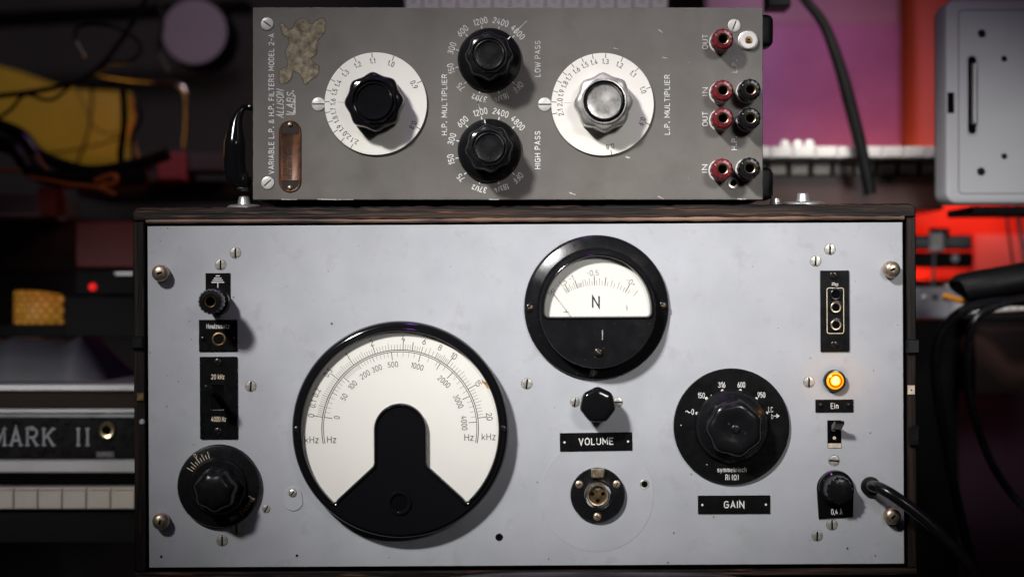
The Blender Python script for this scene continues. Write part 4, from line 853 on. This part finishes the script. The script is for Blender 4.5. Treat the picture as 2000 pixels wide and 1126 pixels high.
pkb = bbox('pink_box', 305, 297, 362, 352, 1120, 120, M_PINK, 'small dusky pink box standing on the shelf board', 'box', 4)
bbox('grey_box', 366, 300, 440, 334, 1130, 120, M_GREYBOX, 'small dark grey box beside the pink box', 'box', 3)
# woven lamp and big lit yellow cloth with its glow put into the material
b = MB(); rings = []
for y, r in ((-31, 47), (-29, 48), (25, 48), (30, 40)):
    rings.append([(r*math.cos(t), y+(5*math.cos(t)*-1 if y > 0 else 0), r*math.sin(t)) for t in [2*math.pi*j/40 for j in range(40)]])
b.loft([list(reversed(r)) for r in rings], M_WEAVE, True, True); bobj(b, 'woven_lamp', 77, 600, 900, 'small woven amber lampshade glowing low at the far left', 'lamp', smooth=60)
bbox('lamp_shelf', -60, 632, 126, 660, 860, 200, M_BLACKMATT, 'black ledge carrying the woven amber lamp', 'shelf')
sh = [(-80, 335), (60, 372), (250, 440), (420, 480), (680, 490), (650, 890), (430, 912), (230, 842), (20, 690), (-80, 640)]
pts = [(x/2.816-120, 230-y/2.816) for x, y in sh][::-1]
b = MB(); b.prism(pts, [(14, -160), (4, -120), (0, -60), (2, -18), (10, -4), (24, 0)], M_YELLOW, True, True); bobj(b, 'glowing_cloth', 120, 230, 1500, 'large lit yellow cloth, its glow put into the material, behind tangled black cables', 'lamp', smooth=60)
lamp('amber_fill', 'POINT', B(225, 240, 1290), (0, 0, 0), 0.035, (1.0, 0.45, 0.05), 0.03)  # added unseen fill, brightens the right side of the yellow cloth
# drum
b = MB(); b.lathe([(68, -120), (68, -4), (66, 2), (64, 3), (63, 1)], M_DRUM, 64, mats=[M_BLACKMATT, M_BLACKMATT, M_BLACKMATT, M_BLACKMATT, M_DRUM]); bobj(b, 'drum', 380, 62, 1300, 'round pale drum head in the dark at upper left', 'drum')
b = MB(); b.box(-350, -6, 420, 6, -120, 0, M_BLACKMATT, 2); o = bobj(b, 'wall_batten', 60, 26, 1900, 'black batten running across the upper left wall', 'batten'); o.rotation_euler = (0, R(-3), 0)
# chrome tube
P = [(180, 143), (260, 155), (325, 160), (346, 164), (360, 176), (366, 198), (366, 236), (362, 290)]
cable([(x, y, 1200) for x, y in P], 6.5, 'bent chrome tube curving down behind the left side of the filter box', M_CHROME, 'tube', 'chrome_tube', 14)
# left cables
CBL = [([(300, -30, 1000), (262, 40, 1000), (225, 95, 1000), (195, 130, 1000), (150, 160, 1000), (60, 180, 1000), (-30, 190, 1000)], 7, 'thick black cable hanging down across the yellow cloth from the top'),
       ([(165, 110, 980), (148, 80, 980), (152, 55, 980), (190, 48, 980), (240, 60, 980), (275, 90, 980), (255, 120, 980), (200, 122, 980)], 4.5, 'thin black cable looped in a ring at upper left'),
       ([(-20, 240, 1010), (20, 215, 1010), (50, 185, 1010), (100, 195, 1010), (150, 160, 1010), (210, 130, 1010)], 4.5, 'thin black cable dipping over the left edge of the yellow cloth'),
       ([(-30, 235, 960), (40, 262, 960), (75, 300, 960), (120, 322, 960), (180, 335, 960), (260, 322, 960), (330, 300, 960)], 16, 'very thick black cable bundle sagging under the yellow cloth'),
       ([(180, 165, 1400), (178, 215, 1400), (170, 265, 1400), (150, 320, 1400)], 4, 'thin black cable hanging straight down over the yellow cloth'),
       ([(148, 170, 1410), (168, 215, 1410), (185, 250, 1410), (215, 262, 1410), (232, 258, 1410)], 2.2, 'hair thin cable making a loose hook on the yellow cloth'),
       ([(95, 300, 1405), (150, 292, 1405), (200, 280, 1405), (235, 268, 1405)], 2.8, 'thin cable crossing the lower yellow cloth sideways'),
       ([(240, 175, 1000), (243, 240, 1000), (236, 310, 1000), (255, 350, 1000)], 9, 'dark upright cable at the right edge of the yellow cloth'),
       ([(262, 180, 1005), (275, 230, 1005), (258, 270, 1005), (268, 320, 1005), (300, 330, 1005)], 5, 'black wavy cable between yellow cloth and chrome tube'),
       ([(-20, 275, 940), (30, 290, 940), (60, 330, 940), (110, 350, 940), (210, 352, 940), (290, 345, 940)], 22, 'fat black cable loom lying under the yellow cloth'),
       ([(300, -20, 1250), (318, 40, 1250), (310, 100, 1250), (330, 140, 1250)], 5, 'dark cable hanging beside the drum')]
for p_, r_, l_ in CBL: cable(p_, r_, l_, group='tangled cables at the upper left')
M_ORANGECABLE = mat('orange_brown_jacket', (0.30, 0.12, 0.02), 0.45)
for p_, r_, l_ in (([(55, 346, 900), (90, 352, 900), (135, 360, 900), (190, 366, 900), (225, 380, 900)], 5, 'orange brown cable lying along the bottom of the black cable loom'),
                   ([(185, 355, 905), (205, 346, 905), (225, 344, 905), (222, 358, 905), (196, 362, 905)], 7, 'short curled orange brown cable end under the yellow cloth'),
                   ([(-10, 330, 905), (15, 333, 905), (40, 332, 905)], 5, 'short orange brown cable stub at the far left edge'),
                   ([(70, 300, 900), (80, 315, 900), (92, 332, 900)], 4, 'tiny slanting orange brown cable end on the black loom'),
                   ([(256, 190, 1300), (262, 230, 1300), (254, 260, 1300), (266, 300, 1300), (272, 312, 1300)], 7, 'orange brown cable hanging right of the yellow cloth')):
    cable(p_, r_, l_, M_ORANGECABLE, group='tangled cables at the upper left')
# keyboard peeking above the filter
d = 700; kb = empty('top_keyboard', B(1045, 20, d), 'keyboard whose row of white keys peeks out above the filter box', 'keyboard'); kp = None
for i in range(15):
    x = 790+i*34.4+17; b = MB(); b.box(-16.4, 0, 16.4, 46, -140, 0, M_KEY, 2); b.stroke((-5, 21), (5, 21), 2, 0.3, M_INKG)
    if kp is None: kp = bpart(b, 'white_key', kb, x-1045, -4, d)
    else: c_ = kp.copy(); C.objects.link(c_); c_.parent = kb; c_.location = ((x-1045)*k_at(d), 0, -4*k_at(d))
b = MB(); b.box(-262, -60, 262, -5, -160, 2, M_BLACKMATT, 2); bpart(b, 'key_slip', kb, 0, 0, d)
# right: posters, wall, organ
b = MB(); b.box(-190, -250, 190, 170, -6, 0, M_PURPLELIT, 1); b.box(-188, 170.5, 188, 330, -5, 1, M_MAUVE, 1); bobj(b, 'purple_lit_panel', 1568, 216, 1700, 'large pale sheet, purple light put into its colour, with a mauve top band hanging right of the filter box', 'poster')
bbox('red_lit_screen', 1758, -60, 2040, 330, 1800, 40, M_REDLITWALL, 'plain wall screen with red lamplight put into its colour, beside the grey equipment case', 'screen')
d = 900; og = empty('organ', B(1650, 400, d), 'brown wooden organ keyboard with white keys and three white stop buttons', 'organ'); kp = None
for i in range(9):
    x = 1476+i*42.6; b = MB(); b.box(-20.4, -11, 20.4, 11, -90, 60, M_KEY, 3)
    if kp is None: kp = bpart(b, 'white_key', og, x-1650, 400-302, d)
    else: c_ = kp.copy(); C.objects.link(c_); c_.parent = og; c_.location = ((x-1650)*k_at(d), 0, (400-302)*k_at(d))
kp = None
for i in range(9):
    x = 1476+i*42.6; b = MB(); b.box(-17, -11, 17, 11, -60, 6, M_KEYOLD, 3)  # pale blocks stand in for the reflection of the keys above
    if kp is None: kp = bpart(b, 'key_reflection', og, x-1650, 400-331, d)
    else: c_ = kp.copy(); C.objects.link(c_); c_.parent = og; c_.location = ((x-1650)*k_at(d), 0, (400-331)*k_at(d))
for x in (1533, 1558, 1581): b = MB(); b.lathe([(8, -8), (10, 0), (9, 5), (4, 8)], M_KEY, 20); bpart(b, 'stop_button', og, x-1650, 400-283, d)
M_ORGANWOOD = mat('organ_brown_wood', (0.048, 0.018, 0.013), 0.4, var=0.3, vscale=16, stretch=(0.1, 1, 1))
b = MB(); b.box(-190, -10, 190, 57, -300, 12, M_ORGANWOOD, 3); b.box(-190, 57.5, 190, 84, -300, -8, M_HOLE, 1); bpart(b, 'body', og, 0, 0, d)
cable([(1540, -40, 760), (1572, 0, 760), (1610, 50, 760), (1640, 130, 760), (1662, 210, 760), (1684, 300, 760), (1700, 380, 760)], [9+7*min(1, i/30) for i in range(49)], 'thick black cable hanging down in front of the purple lit panel', M_RUBBER)
bbox('plug_box', 1502, -40, 1545, 13, 560, 80, M_BLACKMATT, 'black plug at the top right corner of the filter box', 'plug', 3)
# grey equipment case at the right
d = 420; gc = empty('equipment_case', B(1990, 400, d), 'pale grey metal equipment case with slot handle and four black screws at right edge', 'equipment case')
b = MB(); b.prism(rrect(-144, 2, 240, 402, 22, 6), [(8, -85), (0, -75), (0, -8), (3, -2), (9, 1)], M_CASEGREY, True, True)
b.line(rrect(-118, 22, 232, 380, 8), 1.6, 1.3, M_GREYBOX, True)
bpart(b, 'shell', gc, 0, 0, d)
for px, py, r_ in ((1917, 66, 8), (1961, 115, 5.8), (1961, 305, 5.8), (1916, 335, 8)): b = MB(); b.lathe([(r_, 1), (r_*.9, 3), (r_*.5, 4)], M_BLACKMATT, 20); bpart(b, 'case_screw', gc, px-1990, 400-py, d)
b = MB(); b.prism(rrect(-12, -80, 12, 80, 11.5, 8), [(0, 1), (1.5, 3), (4, 2.4), (5, 1.6)], M_HOLE, mats=[M_CASEGREY, M_CASEGREY, M_HOLE, M_HOLE]); hd_ = bpart(b, 'slot_handle', gc, 1898-1990, 400-186, d)
b = MB(); b.prism(rrect(-4, -58, 4, 62, 3.8, 6), [(0, 2), (1, 9), (3, 11)], M_SILVER); o = b.build('grip_bar', hd_, k=k_at(d)); o.location = (3*k_at(d), 0, 0)
b = MB(); b.box(-6, -20, 6, 20, -3, 3, M_HOLE, 1); bpart(b, 'latch_slot', gc, 1857-1990, 400-201, d)
b = MB(); b.box(-142, 20, 230, 385, -95, -86, M_GREYBOX, 3); bpart(b, 'rear_panel', gc, 0, 0, d)
# support arm under the case
b = MB(); b.box(-60, 0, 120, 14, -200, 0, M_BLACKMATT, 2); bobj(b, 'case_stand', 1960, 417, d+60, 'flat black stand holding up the grey equipment case', 'stand')
# red sheets behind
bbox('red_lit_sheet', 1700, 398, 2080, 545, 1350, 8, M_REDLIT, 'backdrop sheet with red light put into its colour, hanging under the grey equipment case', 'sheet', 1)
bbox('salmon_sheet', 1904, 458, 2080, 540, 1310, 6, M_PINKPAPER, 'salmon coloured sheet overlapping the red lit sheet at the right edge', 'sheet', 1)
lamp('red_sheet_lamp', 'AREA', B(1950, 290, 1150), B(1875, 465, 1350), 0.068, (1.0, 0.17, 0.09), 0.08, spread=120)
d = 980
b = MB(); b.box(-80, -14, 50, 14, -60, 0, M_GREYBOX, 6); cr = bobj(b, 'clamp_rail', 1850, 473, d, 'dark blue grey clamp bar with a pale bracket in front of the red lit sheet', 'clamp')
b = MB(); b.box(-14, -18, 14, 20, 0, 12, M_OLDGREY, 3); b.disc((0, 4), 5, 12.4, M_BRASS, 14); bpart(b, 'bracket', cr, -22, 0, d); b = MB(); b.box(-16, 14.5, 18, 28, -40, -4, M_BLACKMATT, 3); bpart(b, 'knob', cr, -12, 0, d)
b = MB(); b.prism(rrect(-80, -15, 52, 15, 10, 5), [(0, -60), (0, -6), (5, 0)], M_BLACKMATT, True, True); cm = bobj(b, 'microphone', 1850, 507, d, 'black microphone body with a pale end screw lying below the clamp bar', 'microphone'); b = MB(); b.lathe([(8, 0), (7, 4), (3, 6)], M_OLDGREY, 20); bpart(b, 'end_screw', cm, 16, 2, d)
cable([(1825, 490, 970), (1824, 520, 970), (1822, 560, 970)], 4, 'thin grey stem below the pale clamp bracket', M_GREYBOX, 'stem', 'stem')
b = MB(); b.box(-110, 0, 84, 62, -160, 0, M_OLDGREY, 3); rk = bobj(b, 'mixer', 1796, 622, 720, 'scuffed grey device with small round and square buttons right of the case', 'mixer')
b = MB(); b.lathe([(6, 0), (5.5, 4), (2, 5)], M_SILVER, 18); bpart(b, 'round_button', rk, 8, 42, 720)
for x in (30, 52): b = MB(); b.box(-6, -6, 6, 6, 0, 4, M_GREYBOX, 1); bpart(b, 'square_button', rk, x, 42, 720)
b = MB(); b.box(-14, 0, 14, 6, -20, 0, M_KEYOLD, 1); bpart(b, 'top_label', rk, 66, 62.5, 720)
bbox('dark_cabinet', 1760, 627, 1872, 1130, 790, 260, M_BLACKMATT, 'black cabinet filling the gap right of the wooden case', 'cabinet')
bbox('brown_cabinet', 1904, 612, 2120, 770, 660, 260, M_DARKWOOD, 'dark brown cabinet at the right edge under the slanting keys', 'cabinet')
d = 640; sk = empty('small_keyboard', B(1940, 612, d), 'small keyboard whose slanting white keys show below the black tube', 'keyboard'); kp = None
for i in range(9):
    b = MB(); b.box(-7, 0, 7, 20, -80, 4, M_KEY, 1.5); x = 1884+i*16
    if kp is None: kp = bpart(b, 'white_key', sk, x-1940, 0, d)
    else: c_ = kp.copy(); C.objects.link(c_); c_.parent = sk; c_.location = ((x-1940)*k_at(d), 0, (i*0.9)*k_at(d))
b = MB(); b.box(-64, -12, 90, -0.5, -90, 6, M_BLACKMATT, 2); bpart(b, 'base', sk, 0, 0, d)
# black padded tube, cables at right
P = [Vector(B(*p)) for p in ((1876, 566, 480), (1884, 562, 480), (1930, 554, 470), (2010, 540, 460), (2080, 528, 450))]
o0 = P[0]; b = MB(); b.tube(smooth_path([((v-o0).x/S, (v-o0).z/S, -(v-o0).y/S) for v in P], 6), [22, 27, 30, 32]+[34]*21, M_RUBBER, 24); tag(b.build('padded_tube', None, world=tuple(o0), smooth=60), 'fat black padded tube entering from the right edge', 'tube')
RC = [([(2010, 588, 420), (1940, 590, 420), (1885, 604, 420), (1845, 640, 420), (1826, 700, 420), (1832, 780, 420), (1850, 880, 420), (1870, 980, 420), (1900, 1100, 420), (1930, 1180, 420)], 11, 'black cable curving down from the padded tube beside the wooden case', M_CABLE),
      ([(2010, 580, 400), (1950, 596, 400), (1908, 620, 400), (1892, 670, 400), (1892, 760, 400), (1908, 830, 400), (1940, 910, 400), (1990, 980, 400), (2060, 1040, 400)], 9, 'braided black cable hanging in a curve at the far right', M_BLACKSATIN),
      ([(1842, 576, 560), (1880, 588, 560), (1930, 602, 560)], 6.5, 'short orange wire in front of the grey device', M_ORANGEWIRE),
      ([(1966, 400, 900), (1968, 440, 900), (1975, 490, 900), (1980, 530, 900)], 3.5, 'thin dark cable hanging in front of the salmon sheet', M_REDWOOD),
      ([(1988, 400, 880), (1990, 430, 880), (1996, 470, 880), (2004, 520, 880)], 5, 'knotted black cable hanging at the right edge before the salmon sheet', M_CABLE)]
for p_, r_, l_, m_ in RC: cable(p_, r_, l_, m_, group='cables hanging at the right')
